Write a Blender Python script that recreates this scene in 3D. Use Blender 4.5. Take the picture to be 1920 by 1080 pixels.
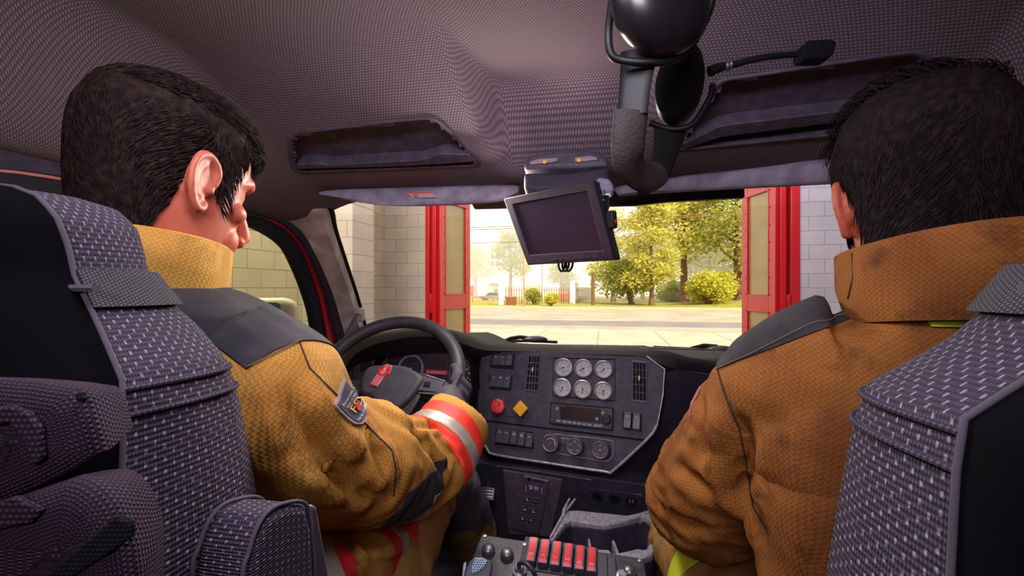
import bpy, bmesh, math, random
import numpy as np
from mathutils import Vector as V, Matrix, noise
from mathutils.bvhtree import BVHTree
for _o in list(bpy.data.objects): bpy.data.objects.remove(_o)
SC = bpy.context.scene
COL = SC.collection
PI = math.pi
rnd = random.Random(7)

# ------------------------------------------------------------ camera
YAW = math.radians(11.2)
FPX = 880.0                                   # focal length in pixels of the 1920 px frame
CAM = V((0, 0, 2.2))                          # truck axes: x right, y forward, z up, ground z = 0
camd = bpy.data.cameras.new('camera'); cam = bpy.data.objects.new('camera', camd); COL.objects.link(cam)
cam.location = CAM; cam.rotation_euler = (PI/2, 0, YAW)
camd.sensor_width = 36; camd.lens = 36*FPX/1920; camd.clip_start = .03; camd.clip_end = 600
SC.camera = cam

# ------------------------------------------------------------ light
world = bpy.data.worlds.new('sky'); SC.world = world; world.use_nodes = True
_wn = world.node_tree; _bg = _wn.nodes['Background']
_bg.inputs['Color'].default_value = (1.0, .965, .925, 1); _bg.inputs['Strength'].default_value = 1.9
def add_light(name, kind, loc, energy, col, size=1, size_y=None, aim=None, spread=None):
    d = bpy.data.lights.new(name, kind); d.energy = energy; d.color = col
    if kind == 'AREA':
        d.shape = 'RECTANGLE' if size_y else 'DISK'; d.size = size
        if size_y: d.size_y = size_y
        if spread: d.spread = math.radians(spread)
    elif kind == 'SUN': d.angle = math.radians(size)
    else: d.shadow_soft_size = size
    o = bpy.data.objects.new(name, d); COL.objects.link(o); o.location = loc
    if aim is not None: o.rotation_euler = (V(aim)-V(loc)).to_track_quat('-Z', 'Y').to_euler()
    return o
add_light('sun', 'SUN', (45, -25, 62), 8.0, (1.0, .88, .68), 1.0, aim=(0, 40, 0))
add_light('bay_fill_light', 'AREA', (-2.1, 4.6, 5.0), 60, (1.0, .88, .72), 1.6, .5, aim=(-3.2, 5.6, 2.2))  # unseen area lights added to brighten the bay walls
add_light('bay_fill_light', 'AREA', (2.2, 4.6, 5.0), 75, (.86, .84, 1.0), 1.6, .5, aim=(3.2, 7, 2.2))
add_light('bay_fill_light', 'AREA', (0, 3.6, 5.2), 110, (1.0, .86, .78), 2.0, .6, aim=(0, 7.4, 2.4))
add_light('bay_fill_light', 'AREA', (-2.6, 1.8, 5.0), 300, (1.0, .91, .78), 1.4, .5, aim=(-3.6, 3.4, 2.2))  # added to lift the wall beyond the driver window
add_light('rear_fill_light', 'AREA', (-.08, -.60, 2.58), 3.2, (.94, .80, .92), .50, .20, aim=(-.16, 1.15, 2.42), spread=80)  # unseen fill added behind the view to light headliner front and visors
add_light('cab_fill_light', 'AREA', (-.14, .26, 2.60), 4.6, (.92, .86, 1.0), .40, .22, aim=(-.08, .70, 1.7))  # unseen overhead fill added to light the crew and seat sides
add_light('console_lamp', 'AREA', (-.29, 1.06, 2.42), 6.5, (1.0, .88, .80), .22, .08, aim=(-.12, .35, 1.85))
add_light('headliner_fill_light', 'AREA', (-.10, 1.02, 2.36), 3.0, (1.0, .76, .74), .20, .08, aim=(-.22, .66, 2.62), spread=110)  # upward fill added to put a glow on the headliner
SC.view_settings.view_transform = 'Standard'; SC.view_settings.look = 'None'
SC.view_settings.exposure = 0.0; SC.view_settings.gamma = 1.0; SC.view_settings.use_curve_mapping = False
SC.cycles.use_denoising = True
SC.cycles.max_bounces = 8; SC.cycles.diffuse_bounces = 4; SC.cycles.glossy_bounces = 3; SC.cycles.transparent_max_bounces = 12
SC.cycles.volume_bounces = 3; SC.cycles.sample_clamp_indirect = 4

# ------------------------------------------------------------ pixel rays -> points at a chosen distance
CR = V((math.cos(YAW), math.sin(YAW), 0)); CF = V((-math.sin(YAW), math.cos(YAW), 0)); CZ = V((0, 0, 1))
def ray(px, py): return CR*((px-960)/FPX) + CF + CZ*((540-py)/FPX)
def W(px, py, d): return CAM + ray(px, py)*d
def WX(px, py, X): r = ray(px, py); return CAM + r*((X-CAM.x)/r.x)
def WY(px, py, Y): r = ray(px, py); return CAM + r*((Y-CAM.y)/r.y)
def WZ(px, py, Z): r = ray(px, py); return CAM + r*((Z-CAM.z)/r.z)
class Fr:
    """a flat frame in the truck: origin, u (right), v (up), n (towards the viewer)"""
    def __init__(s, o, u, v):
        s.o = V(o); s.u = V(u).normalized(); s.n = s.u.cross(V(v)).normalized(); s.v = s.n.cross(s.u).normalized()
        s.M = Matrix(((s.u.x, s.v.x, s.n.x, s.o.x), (s.u.y, s.v.y, s.n.y, s.o.y), (s.u.z, s.v.z, s.n.z, s.o.z), (0, 0, 0, 1)))
    def uv(s, px, py, n=0):
        r = ray(px, py); t = ((s.o + s.n*n - CAM).dot(s.n))/r.dot(s.n); p = CAM + r*t - s.o
        return V((p.dot(s.u), p.dot(s.v), n))
    def at(s, px, py, n=0): return s.M @ s.uv(px, py, n)
    def sub(s, px, py, n=0, rot=0):
        p = s.uv(px, py, n); return s.M @ Matrix.Translation(p) @ Matrix.Rotation(rot, 4, 'Z')

# ------------------------------------------------------------ mesh builder
def catmull(P, k=6, closed=False):
    P = [V(p) for p in P]; n = len(P); out = []
    for i in range(n if closed else n-1):
        a, b, c, d = (P[(i-1) % n], P[i], P[(i+1) % n], P[(i+2) % n]) if closed else (P[max(i-1, 0)], P[i], P[i+1], P[min(i+2, n-1)])
        for j in range(k):
            t = j/k
            out.append(.5*((2*b)+(c-a)*t+(2*a-5*b+4*c-d)*t*t+(3*b-a-3*c+d)*t**3))
    if not closed: out.append(P[-1])
    return out
def resample(P, n):
    P = [V(p) for p in P]; L = [0]
    for a, b in zip(P, P[1:]): L.append(L[-1]+(b-a).length)
    out = []; j = 0
    for i in range(n):
        t = L[-1]*i/(n-1)
        while j < len(P)-2 and L[j+1] < t: j += 1
        s = (t-L[j])/max(L[j+1]-L[j], 1e-9); out.append(P[j].lerp(P[j+1], min(max(s, 0), 1)))
    return out
def interp(x, xs, ys): return float(np.interp(x, xs, ys))
UVM = {'woven_seat_fabric', 'woven_seat_fabric_fine', 'grey_webbing', 'purple_grey_ballistic_cloth', 'dark_webbing', 'tan_turnout_cloth', 'lit_tan_turnout_cloth', 'shaded_tan_turnout_cloth', 'tan_trouser_cloth'}
def dom_axis(P):
    n = (P[1]-P[0]).cross(P[2]-P[0]) if len(P) < 5 else (P[len(P)//3]-P[0]).cross(P[2*len(P)//3]-P[0])
    return max(range(3), key=lambda i: abs(n[i]))
def proj(p):
    q = V(p)-CAM; d = q.dot(CF); return 960+FPX*q.dot(CR)/d, 540-FPX*q.z/d
def inside(poly, x, y):
    c = False; j = len(poly)-1
    for i in range(len(poly)):
        (xi, yi), (xj, yj) = poly[i][:2], poly[j][:2]
        if (yi > y) != (yj > y) and x < (xj-xi)*(y-yi)/(yj-yi)+xi: c = not c
        j = i
    return c
class MB:
    def __init__(s, M=None): s.v = []; s.f = []; s.mi = []; s.uv = []; s.M = M
    def add(s, vs, fs, mi=0, uvs=None):
        b = len(s.v)
        s.v += [(s.M @ V(p)) if s.M else V(p) for p in vs]
        for k, f in enumerate(fs):
            s.f.append([i+b for i in f]); s.mi.append(mi); s.uv.append(uvs[k] if uvs else None)
        return s
    def box(s, c, sz, mi=0, M=None):
        c = V(c); x, y, z = [k/2 for k in sz]
        vs = [V((i*x, j*y, k*z)) for k in (-1, 1) for j in (-1, 1) for i in (-1, 1)]
        vs = [(c + (M @ p if M else p)) for p in vs]
        return s.add(vs, [(0, 2, 3, 1), (4, 5, 7, 6), (0, 1, 5, 4), (2, 6, 7, 3), (0, 4, 6, 2), (1, 3, 7, 5)], mi)
    def loft(s, rings, cap=True, closed=True, mi=0, loop=False):
        n = len(rings[0]); m = len(rings); vs = [p for r in rings for p in r]; fs = []; us = []
        R0 = [V(p) for p in max(rings, key=lambda r: sum((V(r[i])-V(r[i-1])).length for i in range(n)))]
        cu = [0]
        for i in range(n): cu.append(cu[-1]+(R0[(i+1) % n]-R0[i]).length)
        cv = [0]
        for j in range(m): 
            a, b = rings[j], rings[(j+1) % m]; cv.append(cv[-1]+sum((V(b[i])-V(a[i])).length for i in range(0, n, max(1, n//6)))/len(range(0, n, max(1, n//6))))
        for j in range(m if loop else m-1):
            for i in range(n if closed else n-1):
                i2 = (i+1) % n; j2 = (j+1) % m
                fs.append((j*n+i, j*n+i2, j2*n+i2, j2*n+i)); us.append(((cu[i], cv[j]), (cu[i+1], cv[j]), (cu[i+1], cv[j+1]), (cu[i], cv[j+1])))
        if cap and closed and not loop:
            fs.append(tuple(range(n-1, -1, -1))); us.append(None); fs.append(tuple((m-1)*n+i for i in range(n))); us.append(None)
        return s.add(vs, fs, mi, us)
    def tube(s, P, r, n=8, cap=True, mi=0, loop=False, flat=1.0, up=None):
        P = [V(p) for p in P]; m = len(P); rr = r if isinstance(r, (list, tuple)) else [r]*m
        if len(rr) != m: rr = [interp(i/(m-1)*(len(rr)-1), range(len(rr)), rr) for i in range(m)]
        rings = []; ref = V(up) if up else None
        for i in range(m):
            if loop: t = P[(i+1) % m]-P[i-1]
            else: t = P[min(i+1, m-1)]-P[max(i-1, 0)]
            t = t.normalized() if t.length > 1e-9 else V((0, 0, 1))
            if ref is None: ref = V((0, 0, 1)) if abs(t.z) < .9 else V((1, 0, 0))
            b = t.cross(ref); b = b.normalized() if b.length > 1e-6 else t.orthogonal().normalized()
            a = b.cross(t).normalized()
            if not up: ref = a
            rings.append([P[i]+(b*math.cos(2*PI*k/n)+a*math.sin(2*PI*k/n)*flat)*rr[i] for k in range(n)])
        return s.loft(rings, cap, True, mi, loop)
    def prism(s, out, vec, mi=0, mi_side=None):
        out = [V(p) for p in out]; n = len(out); vec = V(vec)
        s.add(out+[p+vec for p in out], [tuple(range(n)), tuple(range(2*n-1, n-1, -1))], mi)
        b = len(s.v)-2*n
        for i in range(n):
            j = (i+1) % n; s.f.append([b+j, b+i, b+n+i, b+n+j]); s.mi.append(mi if mi_side is None else mi_side); s.uv.append(None)
        return s
    def band(s, A, B, vec, n=24, mi=0):
        """solid strip between two point rows, given thickness by vec"""
        A = resample(A, n); B = resample(B, n); vec = V(vec)
        return s.loft([[a, b, b+vec, a+vec] for a, b in zip(A, B)], True, True, mi)
    def frame(s, O, I, vec, mi=0):
        """ring between outer and inner outlines (same count), thickness vec"""
        vec = V(vec); O = [V(p) for p in O]; I = [V(p) for p in I]
        return s.loft([[a, b, b+vec, a+vec] for a, b in zip(O, I)], False, True, mi, True)
    def lathe(s, prof, M=None, n=24, mi=0, cap=True):
        rings = []
        for r, z in prof: rings.append([(M or Matrix()) @ V((r*math.cos(2*PI*k/n), r*math.sin(2*PI*k/n), z)) for k in range(n)])
        return s.loft(rings, cap, True, mi)
    def ball(s, c, r, n=12, m=8, mi=0, M=None):
        c = V(c); r = (r, r, r) if isinstance(r, (int, float)) else r; rings = []
        for j in range(m+1):
            a = -PI/2+PI*(j+.02)/(m+.04)
            rings.append([c+(M or Matrix.Identity(3)) @ V((r[0]*math.cos(a)*math.cos(2*PI*k/n), r[1]*math.cos(a)*math.sin(2*PI*k/n), r[2]*math.sin(a))) for k in range(n)])
        return s.loft(rings, True, True, mi)
    def text(s, body, M, size, mi=0, align='CENTER', bold=0.0, shear=0.0, th=0.0004, fn=None, spacing=1.0):
        cu = bpy.data.curves.new('t', 'FONT'); cu.body = body; cu.size = size; cu.align_x = align; cu.align_y = 'CENTER'
        cu.offset = bold; cu.shear = shear; cu.space_character = spacing; cu.resolution_u = 3; cu.extrude = 0
        o = bpy.data.objects.new('t', cu); COL.objects.link(o)
        dg = bpy.context.evaluated_depsgraph_get(); me = bpy.data.meshes.new_from_object(o.evaluated_get(dg))
        bpy.data.objects.remove(o)
        vs = [V(v.co) for v in me.vertices]; fs = [tuple(p.vertices) for p in me.polygons]
        vs = [fn(v) for v in vs] if fn else [(M @ (v+V((0, 0, th)))) for v in vs]
        bpy.data.meshes.remove(me)
        return s.add(vs, fs, mi)
    def build(s, name, mats, parent=None, smooth=35, bevel=0, seg=2, sub=0, local=False):
        off = V((0, 0, 0)) if (local or parent is None) else root_loc(parent)
        me = bpy.data.meshes.new(name); me.from_pydata([v-off for v in s.v], [], s.f)
        mats = mats if isinstance(mats, (list, tuple)) else [mats]
        for m in mats: me.materials.append(m)
        if len(mats) > 1: me.polygons.foreach_set('material_index', s.mi)
        if any(u is not None for u in s.uv) or any(m.name in UVM for m in mats):
            lay = me.uv_layers.new(name='UVMap'); k = 0; data = np.zeros(len(me.loops)*2, np.float32)
            for f, u in zip(s.f, s.uv):
                ax = None if u else dom_axis([s.v[i] for i in f])
                for q in range(len(f)):
                    if u: data[2*k:2*k+2] = u[q]
                    else: p = s.v[f[q]]; data[2*k] = (p.y, p.x, p.x)[ax]; data[2*k+1] = (p.z, p.z, p.y)[ax]
                    k += 1
            lay.data.foreach_set('uv', data)
        me.validate()
        bm = bmesh.new(); bm.from_mesh(me); bmesh.ops.recalc_face_normals(bm, faces=bm.faces); bm.to_mesh(me); bm.free()
        o = bpy.data.objects.new(name, me); COL.objects.link(o)
        if parent: o.parent = parent
        finish(o, smooth, bevel, seg, sub)
        return o
def finish(o, smooth=35, bevel=0, seg=2, sub=0):
    me = o.data
    if smooth:
        me.shade_smooth()
        if smooth < 180: me.set_sharp_from_angle(angle=math.radians(smooth))
    if bevel:
        m = o.modifiers.new('bevel', 'BEVEL'); m.width = bevel; m.segments = seg; m.limit_method = 'ANGLE'; m.angle_limit = math.radians(32); m.use_clamp_overlap = True
    if sub:
        m = o.modifiers.new('sub', 'SUBSURF'); m.levels = sub; m.render_levels = sub
def root_loc(o):
    while o.parent: o = o.parent
    return o.location
def thing(name, label, cat, loc, group=None):
    o = bpy.data.objects.new(name, None); COL.objects.link(o); o.location = V(loc); o.empty_display_size = .05
    return tag(o, label, cat, group)
def tag(o, label, cat, group=None, kind=None):
    o['label'] = label; o['category'] = cat
    if group: o['group'] = group
    if kind: o['kind'] = kind
    return o
def struct(o, label=None):
    o['kind'] = 'structure'
    if label: o['label'] = label
    return o
def remesh(mb, voxel, smooth_it=4, fac=.5):
    """one continuous skin around everything in the builder (world coordinates)"""
    me = bpy.data.meshes.new('r'); me.from_pydata(mb.v, [], mb.f)
    bm = bmesh.new(); bm.from_mesh(me); bmesh.ops.recalc_face_normals(bm, faces=bm.faces); bm.to_mesh(me); bm.free()
    o = bpy.data.objects.new('r', me); COL.objects.link(o)
    m = o.modifiers.new('r', 'REMESH'); m.mode = 'VOXEL'; m.voxel_size = voxel; m.adaptivity = 0
    m = o.modifiers.new('s', 'SMOOTH'); m.factor = fac; m.iterations = smooth_it
    dg = bpy.context.evaluated_depsgraph_get(); out = bpy.data.meshes.new_from_object(o.evaluated_get(dg))
    bpy.data.objects.remove(o); bpy.data.meshes.remove(me)
    return out
def link_mesh(me, name, mats, parent, smooth=180):
    me.name = name; me.materials.clear()
    for m in (mats if isinstance(mats, (list, tuple)) else [mats]): me.materials.append(m)
    off = root_loc(parent); me.transform(Matrix.Translation(-off))
    o = bpy.data.objects.new(name, me); COL.objects.link(o); o.parent = parent; finish(o, smooth)
    return o
def bvh_of(me):                                # call while the mesh is still in world coordinates
    return BVHTree.FromPolygons([v.co.copy() for v in me.vertices], [tuple(p.vertices) for p in me.polygons])
def hit(bvh, px, py, off=0.0):
    r = ray(px, py).normalized(); p, n, i, d = bvh.ray_cast(CAM, r)
    if p is None:
        p, n, i, d = bvh.find_nearest(W(px, py, .7))
    return p + n*off
# ------------------------------------------------------------ materials
def lin(c): return tuple(((x/255)/12.92 if x/255 <= .04045 else ((x/255+.055)/1.055)**2.4) for x in c)
class E:
    """tiny expression wrapper over math nodes"""
    def __init__(s, nt, k): s.nt = nt; s.k = k
    def op(s, o, *a):
        n = s.nt.nodes.new('ShaderNodeMath'); n.operation = o
        for i, x in enumerate((s,)+a):
            if isinstance(x, E): s.nt.links.new(x.k, n.inputs[i])
            else: n.inputs[i].default_value = x
        return E(s.nt, n.outputs[0])
    def __add__(s, o): return s.op('ADD', o)
    def __sub__(s, o): return s.op('SUBTRACT', o)
    def __mul__(s, o): return s.op('MULTIPLY', o)
    def __truediv__(s, o): return s.op('DIVIDE', o)
    def fract(s): return s.op('FRACT')
    def floor(s): return s.op('FLOOR')
    def abs(s): return s.op('ABSOLUTE')
    def sin(s): return s.op('SINE')
    def lt(s, o): return s.op('LESS_THAN', o)
    def gt(s, o): return s.op('GREATER_THAN', o)
    def mod(s, o): return s.op('FLOORED_MODULO', o)
    def max(s, o): return s.op('MAXIMUM', o)
    def min(s, o): return s.op('MINIMUM', o)
class Mat:
    def __init__(s, name, col=(128, 128, 128), rough=.6, metal=0, spec=.5):
        s.m = bpy.data.materials.new(name); s.m.use_nodes = True; s.nt = s.m.node_tree; s.b = s.nt.nodes['Principled BSDF']
        s.b.inputs['Base Color'].default_value = (*lin(col), 1); s.b.inputs['Roughness'].default_value = rough
        s.b.inputs['Metallic'].default_value = metal; s.b.inputs['Specular IOR Level'].default_value = spec
    def n(s, t): return s.nt.nodes.new(t)
    def l(s, a, b): s.nt.links.new(a.k if isinstance(a, E) else a, b)
    def coord(s, kind='Object', scale=(1, 1, 1), rot=(0, 0, 0)):
        t = s.n('ShaderNodeTexCoord'); mp = s.n('ShaderNodeMapping'); mp.inputs['Scale'].default_value = scale; mp.inputs['Rotation'].default_value = rot
        s.l(t.outputs[kind], mp.inputs[0]); return mp.outputs[0]
    def xyz(s, sock):
        n = s.n('ShaderNodeSeparateXYZ'); s.l(sock, n.inputs[0]); return [E(s.nt, o) for o in n.outputs]
    def noise(s, scale, detail=3, co=None, rough=.5):
        n = s.n('ShaderNodeTexNoise'); n.inputs['Scale'].default_value = scale; n.inputs['Detail'].default_value = detail; n.inputs['Roughness'].default_value = rough
        s.l(co if co else s.coord(), n.inputs['Vector']); return E(s.nt, n.outputs[0])
    def mix(s, f, a, b):
        n = s.n('ShaderNodeMix'); n.data_type = 'RGBA'
        for x, i in ((f, 0), (a, 6), (b, 7)):
            if isinstance(x, E): s.l(x.k, n.inputs[i])
            elif isinstance(x, (tuple, list)): n.inputs[i].default_value = (*lin(x), 1)
            elif isinstance(x, (int, float)): n.inputs[i].default_value = x
            else: s.l(x, n.inputs[i])
        return n.outputs[2]
    def ramp(s, f, lo, hi):
        n = s.n('ShaderNodeMapRange'); n.interpolation_type = 'SMOOTHSTEP'; s.l(f, n.inputs[0]); n.inputs[1].default_value = lo; n.inputs[2].default_value = hi
        return E(s.nt, n.outputs[0])
    def color(s, sock): s.l(sock, s.b.inputs['Base Color']); return s
    def rough(s, sock): s.l(sock, s.b.inputs['Roughness']); return s
    def bump(s, h, strength=.5, dist=.002):
        n = s.n('ShaderNodeBump'); n.inputs['Strength'].default_value = strength; n.inputs['Distance'].default_value = dist
        s.l(h, n.inputs['Height']); s.l(n.outputs[0], s.b.inputs['Normal']); return s
def plain(name, col, rough=.6, metal=0, spec=.5, grain=0, gs=600):
    m = Mat(name, col, rough, metal, spec)
    if grain:
        nz = m.noise(gs, 2); m.bump(nz, grain, .001)
        m.color(m.mix(m.ramp(m.noise(gs*.06, 3), .35, .7), tuple(c*.88 for c in col), tuple(min(255, c*1.1) for c in col)))
    return m.m
def glassmat(name, tint=(255, 255, 255), gloss=.05):
    m = bpy.data.materials.new(name); m.use_nodes = True; nt = m.node_tree; nt.nodes.clear()
    o = nt.nodes.new('ShaderNodeOutputMaterial'); t = nt.nodes.new('ShaderNodeBsdfTransparent'); g = nt.nodes.new('ShaderNodeBsdfGlossy'); x = nt.nodes.new('ShaderNodeMixShader')
    t.inputs[0].default_value = (*lin(tint), 1); g.inputs['Roughness'].default_value = .02; x.inputs[0].default_value = gloss
    nt.links.new(t.outputs[0], x.inputs[1]); nt.links.new(g.outputs[0], x.inputs[2]); nt.links.new(x.outputs[0], o.inputs[0])
    return m
def leafmat(name, c1, c2):
    m = Mat(name, c1, .6, 0, .3); nz = m.noise(1.3, 3); m.color(m.mix(m.ramp(nz, .35, .65), c1, c2))
    nt = m.nt; tr = nt.nodes.new('ShaderNodeBsdfTranslucent'); tr.inputs[0].default_value = (*lin(tuple(min(255, c*1.15) for c in c2)), 1)
    x = nt.nodes.new('ShaderNodeMixShader'); x.inputs[0].default_value = .4; out = nt.nodes['Material Output']
    nt.links.new(m.b.outputs[0], x.inputs[1]); nt.links.new(tr.outputs[0], x.inputs[2]); nt.links.new(x.outputs[0], out.inputs[0])
    return m.m
def seat_fabric(name='woven_seat_fabric', k=1.0):
    m = Mat(name, (70, 62, 74), .9, 0, .2); x, y, z = m.xyz(m.coord('UV', (k, k, k)))
    u = x*(1/.0118); v = y*(1/.0092)
    col = u.floor(); v2 = v + col.mod(2)*.5
    fu = (u.fract()-.5).abs(); fv = (v2.fract()-.5).abs()
    nz = m.noise(900, 2, m.coord('UV'))
    dash = fu.lt(.145)*fv.lt(.18)
    rib = (x*(2*PI/.0045)).sin()*.5+.5; weft = (y*(2*PI/.0040)).sin()*.5+.5
    base = m.mix(rib*weft, (55, 47, 60), (97, 86, 103))
    base = m.mix(m.ramp(m.noise(260, 2, m.coord('UV')), .3, .75)*.45, base, (58, 48, 61))
    m.color(m.mix(dash*m.ramp(nz, .2, .5), base, (138, 138, 158)))
    m.bump(rib*.5+weft*.5+dash*.9, .8, .0016); return m.m
def headliner():
    m = Mat('headliner_cloth', (118, 104, 116), .92, 0, .15); co = m.coord('Object'); x, y, z = m.xyz(co)
    u = x*(1/.0062); v = (y+z*.8)*(1/.0040)
    row = v.floor(); uu = (u+row.mod(2)*.5).fract(); vv = v.fract()
    a = ((uu-.5).abs()*-2+1); b = ((vv-.5).abs()*-2+1); h = (a*b)
    slant = ((uu+vv*.5).fract()-.5).abs().lt(.16)
    m.color(m.mix(m.ramp(h, .05, .6)*.8+slant*.2, (90, 79, 90), (152, 137, 146)))
    m.bump(h+slant*.4, .45, .0012); return m.m
def turnout(name, c1, c2, c3):
    """heavy quilted tan cloth: slanted basket weave, blotchy wear"""
    m = Mat(name, c1, .85, 0, .25); x, y, z = m.xyz(m.coord('UV'))
    a = (x*.8+y*.6)*(1/.0042); b = (x*-.6+y*.8)*(1/.0042)
    ca = a.floor(); cb = b.floor(); par = (ca+cb).mod(2)
    fa = ((a.fract()-.5).abs()*-2+1); fb = ((b.fract()-.5).abs()*-2+1)
    h = fa*(par*-1+1)+fb*par
    rib = (x*(2*PI/.0022)).sin()*.5+.5
    wear = m.ramp(m.noise(9, 4), .35, .72); dirt = m.ramp(m.noise(23, 4, None, .6), .50, .8)
    col = m.mix(wear, c1, c2); col = m.mix(dirt*.7, col, c3); col = m.mix((h*-1+1)*.45, col, c3)
    m.color(col); m.bump(h*.8+rib*.25, .5, .0010); return m.m
def rib_cloth(name, c1, c2, per=.004, strength=.7):
    m = Mat(name, c1, .9, 0, .2); x, y, z = m.xyz(m.coord('UV'))
    row = (y*(1/per)).floor(); a = ((x*(1/per)+row.mod(2)*.5)*(2*PI)).sin()*.5+.5; b = (y*(2*PI/per)).sin()*.5+.5
    m.color(m.mix(a*b, c1, c2)); m.bump(a*b, strength, per*.5); return m.m
def blockwall(name, c1, c2, mortar, ax='x', bw=.40, bh=.20):
    m = Mat(name, c1, .9, 0, .2); x, y, z = m.xyz(m.coord('Object'))
    cb = m.n('ShaderNodeCombineXYZ'); m.l((x if ax == 'x' else y), cb.inputs[0]); m.l(z, cb.inputs[1])
    br = m.n('ShaderNodeTexBrick'); m.l(cb.outputs[0], br.inputs['Vector']); br.inputs['Scale'].default_value = 1; br.inputs['Brick Width'].default_value = bw
    br.inputs['Row Height'].default_value = bh; br.inputs['Mortar Size'].default_value = .006; br.inputs['Mortar Smooth'].default_value = .3
    br.inputs['Color1'].default_value = (*lin(c1), 1); br.inputs['Color2'].default_value = (*lin(c2), 1); br.inputs['Mortar'].default_value = (*lin(mortar), 1)
    n1 = m.ramp(m.noise(2.2, 5), .3, .75); n2 = m.noise(38, 4)
    m.color(m.mix(n1*.35, br.outputs[0], tuple(c*.82 for c in c1)))
    m.bump(E(m.nt, br.outputs[1])*-.8+n2*.35, .5, .01); return m.m
def stained(name, c1, c2, scale=8, rough=.8, b=.3, bs=200):
    m = Mat(name, c1, rough); m.color(m.mix(m.ramp(m.noise(scale, 5, None, .6), .38, .66), c1, c2)); m.bump(m.noise(bs, 3), b, .002); return m.m
def hazed_glass(name, col):
    m = Mat(name, col, .35, 0, .5); m.color(m.mix(m.ramp(m.noise(3, 2), .3, .7), col, tuple(c*.9 for c in col)))
    m.b.inputs['Transmission Weight'].default_value = .55; return m.m

M_black = plain('black_plastic', (32, 31, 38), .55, 0, .4, .3, 900)
M_blacksoft = plain('black_rubber', (17, 17, 20), .8, 0, .3)
M_shell = plain('black_seat_vinyl', (5, 5, 9), .85, 0, .06, .3, 700)
M_dash = plain('dark_dash_plastic', (58, 55, 70), .62, 0, .4, .6, 800)
M_dashdark = plain('darker_dash_plastic', (52, 48, 64), .65, 0, .35, .5, 700)
M_padtop = plain('dash_pad_vinyl', (40, 38, 46), .7, 0, .35, .6, 600)
M_leftdash = plain('greyed_dash_plastic', (88, 76, 86), .65, 0, .35, .5, 600)
M_switch = plain('rocker_plastic', (66, 66, 80), .36, 0, .5)
M_recess = plain('recess_black', (13, 12, 16), .8, 0, .2)
M_trimsilver = plain('silver_trim', (150, 146, 156), .38, .6, .5, .4, 900)
M_chrome = plain('chrome', (170, 168, 176), .38, .8)
M_steel = plain('worn_steel', (122, 120, 128), .4, .8)
M_red = plain('glossy_red_paint', (178, 10, 24), .32, 0, .5)
M_redbody = plain('body_red_paint', (196, 12, 20), .35, 0, .5)
M_redknob = stained('red_knob_plastic', (196, 24, 36), (214, 92, 96), 90, .4, .1)
M_yelknob = plain('amber_knob_plastic', (222, 158, 34), .45)
M_rocker_red = stained('red_rocker_lens', (200, 14, 34), (214, 40, 56), 30, .35, .1)
M_white = plain('white_print', (214, 210, 206), .6)
M_dim = plain('grey_print', (128, 120, 128), .7)
M_yellowish = plain('amber_print', (190, 160, 110), .6)
M_gface = stained('gauge_face_grey', (168, 166, 168), (146, 144, 148), 60, .5, .05)
M_clface = plain('cluster_face_dark', (36, 33, 42), .6)
M_screen = plain('switched_off_screen', (46, 34, 50), .28, 0, .4)
M_bezel = plain('monitor_bezel_plastic', (46, 31, 44), .7, 0, .4, .2, 900)
M_btn = plain('teal_button', (104, 126, 132), .5)
M_visor = plain('visor_vinyl', (150, 143, 164), .8, 0, .25, .7, 420)
M_headl = headliner()
M_storage = plain('storage_tray_plastic', (82, 74, 90), .6, 0, .35, .4, 700)
M_pillar = plain('pillar_trim_vinyl', (218, 208, 202), .75, 0, .3, .8, 260)
M_doortrim = plain('door_trim_vinyl', (60, 54, 70), .7, 0, .3, .5, 500)
M_seal = plain('door_seal_rubber', (34, 36, 46), .75, 0, .3)
M_seat = seat_fabric(); M_seatfine = seat_fabric('woven_seat_fabric_fine', 1.7)
M_piping = plain('seat_piping', (74, 67, 78), .85)
M_web = rib_cloth('grey_webbing', (46, 46, 48), (112, 112, 116), .0026, .8)
M_pouch = rib_cloth('purple_grey_ballistic_cloth', (40, 30, 43), (96, 72, 92), .0032, .9)
M_strapdark = rib_cloth('dark_webbing', (18, 18, 22), (46, 46, 52), .0026, .9)
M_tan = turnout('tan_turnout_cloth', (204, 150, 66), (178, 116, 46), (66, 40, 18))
M_tan2 = turnout('shaded_tan_turnout_cloth', (166, 106, 46), (134, 78, 34), (52, 30, 14))  # same cloth as the driver's coat, shade put into its browner colour
M_tancollar = turnout('lit_tan_turnout_cloth', (226, 176, 84), (204, 150, 66), (120, 80, 36))  # same tan cloth, the light on the collar put into its colour
M_pants = turnout('tan_trouser_cloth', (182, 140, 82), (160, 118, 64), (88, 60, 32))
M_yoke = stained('black_shoulder_cloth', (34, 33, 38), (58, 54, 58), 14, .85, .5, 900)
M_reflect = plain('silver_reflective_tape', (150, 142, 130), .45, .1)
M_orange = plain('red_orange_tape', (232, 52, 34), .6)
M_redtape = stained('red_tape', (206, 22, 24), (170, 14, 20), 30, .6, .1)
M_hivis = plain('yellow_hivis_tape', (190, 205, 40), .6)
M_thread = plain('dark_stitching', (52, 38, 26), .9)
M_threadl = plain('pale_stitching', (112, 94, 70), .9)
M_glove = plain('grey_glove_leather', (62, 58, 70), .7, 0, .3, .4, 300)
M_knee = stained('grey_knee_pad', (78, 78, 90), (102, 100, 112), 20, .8, .5, 500)
M_boot = stained('dark_boot_leather', (60, 58, 66), (44, 42, 50), 20, .6, .2)
M_neon = plain('neon_yellow_stripe', (206, 220, 40), .6)
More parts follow.
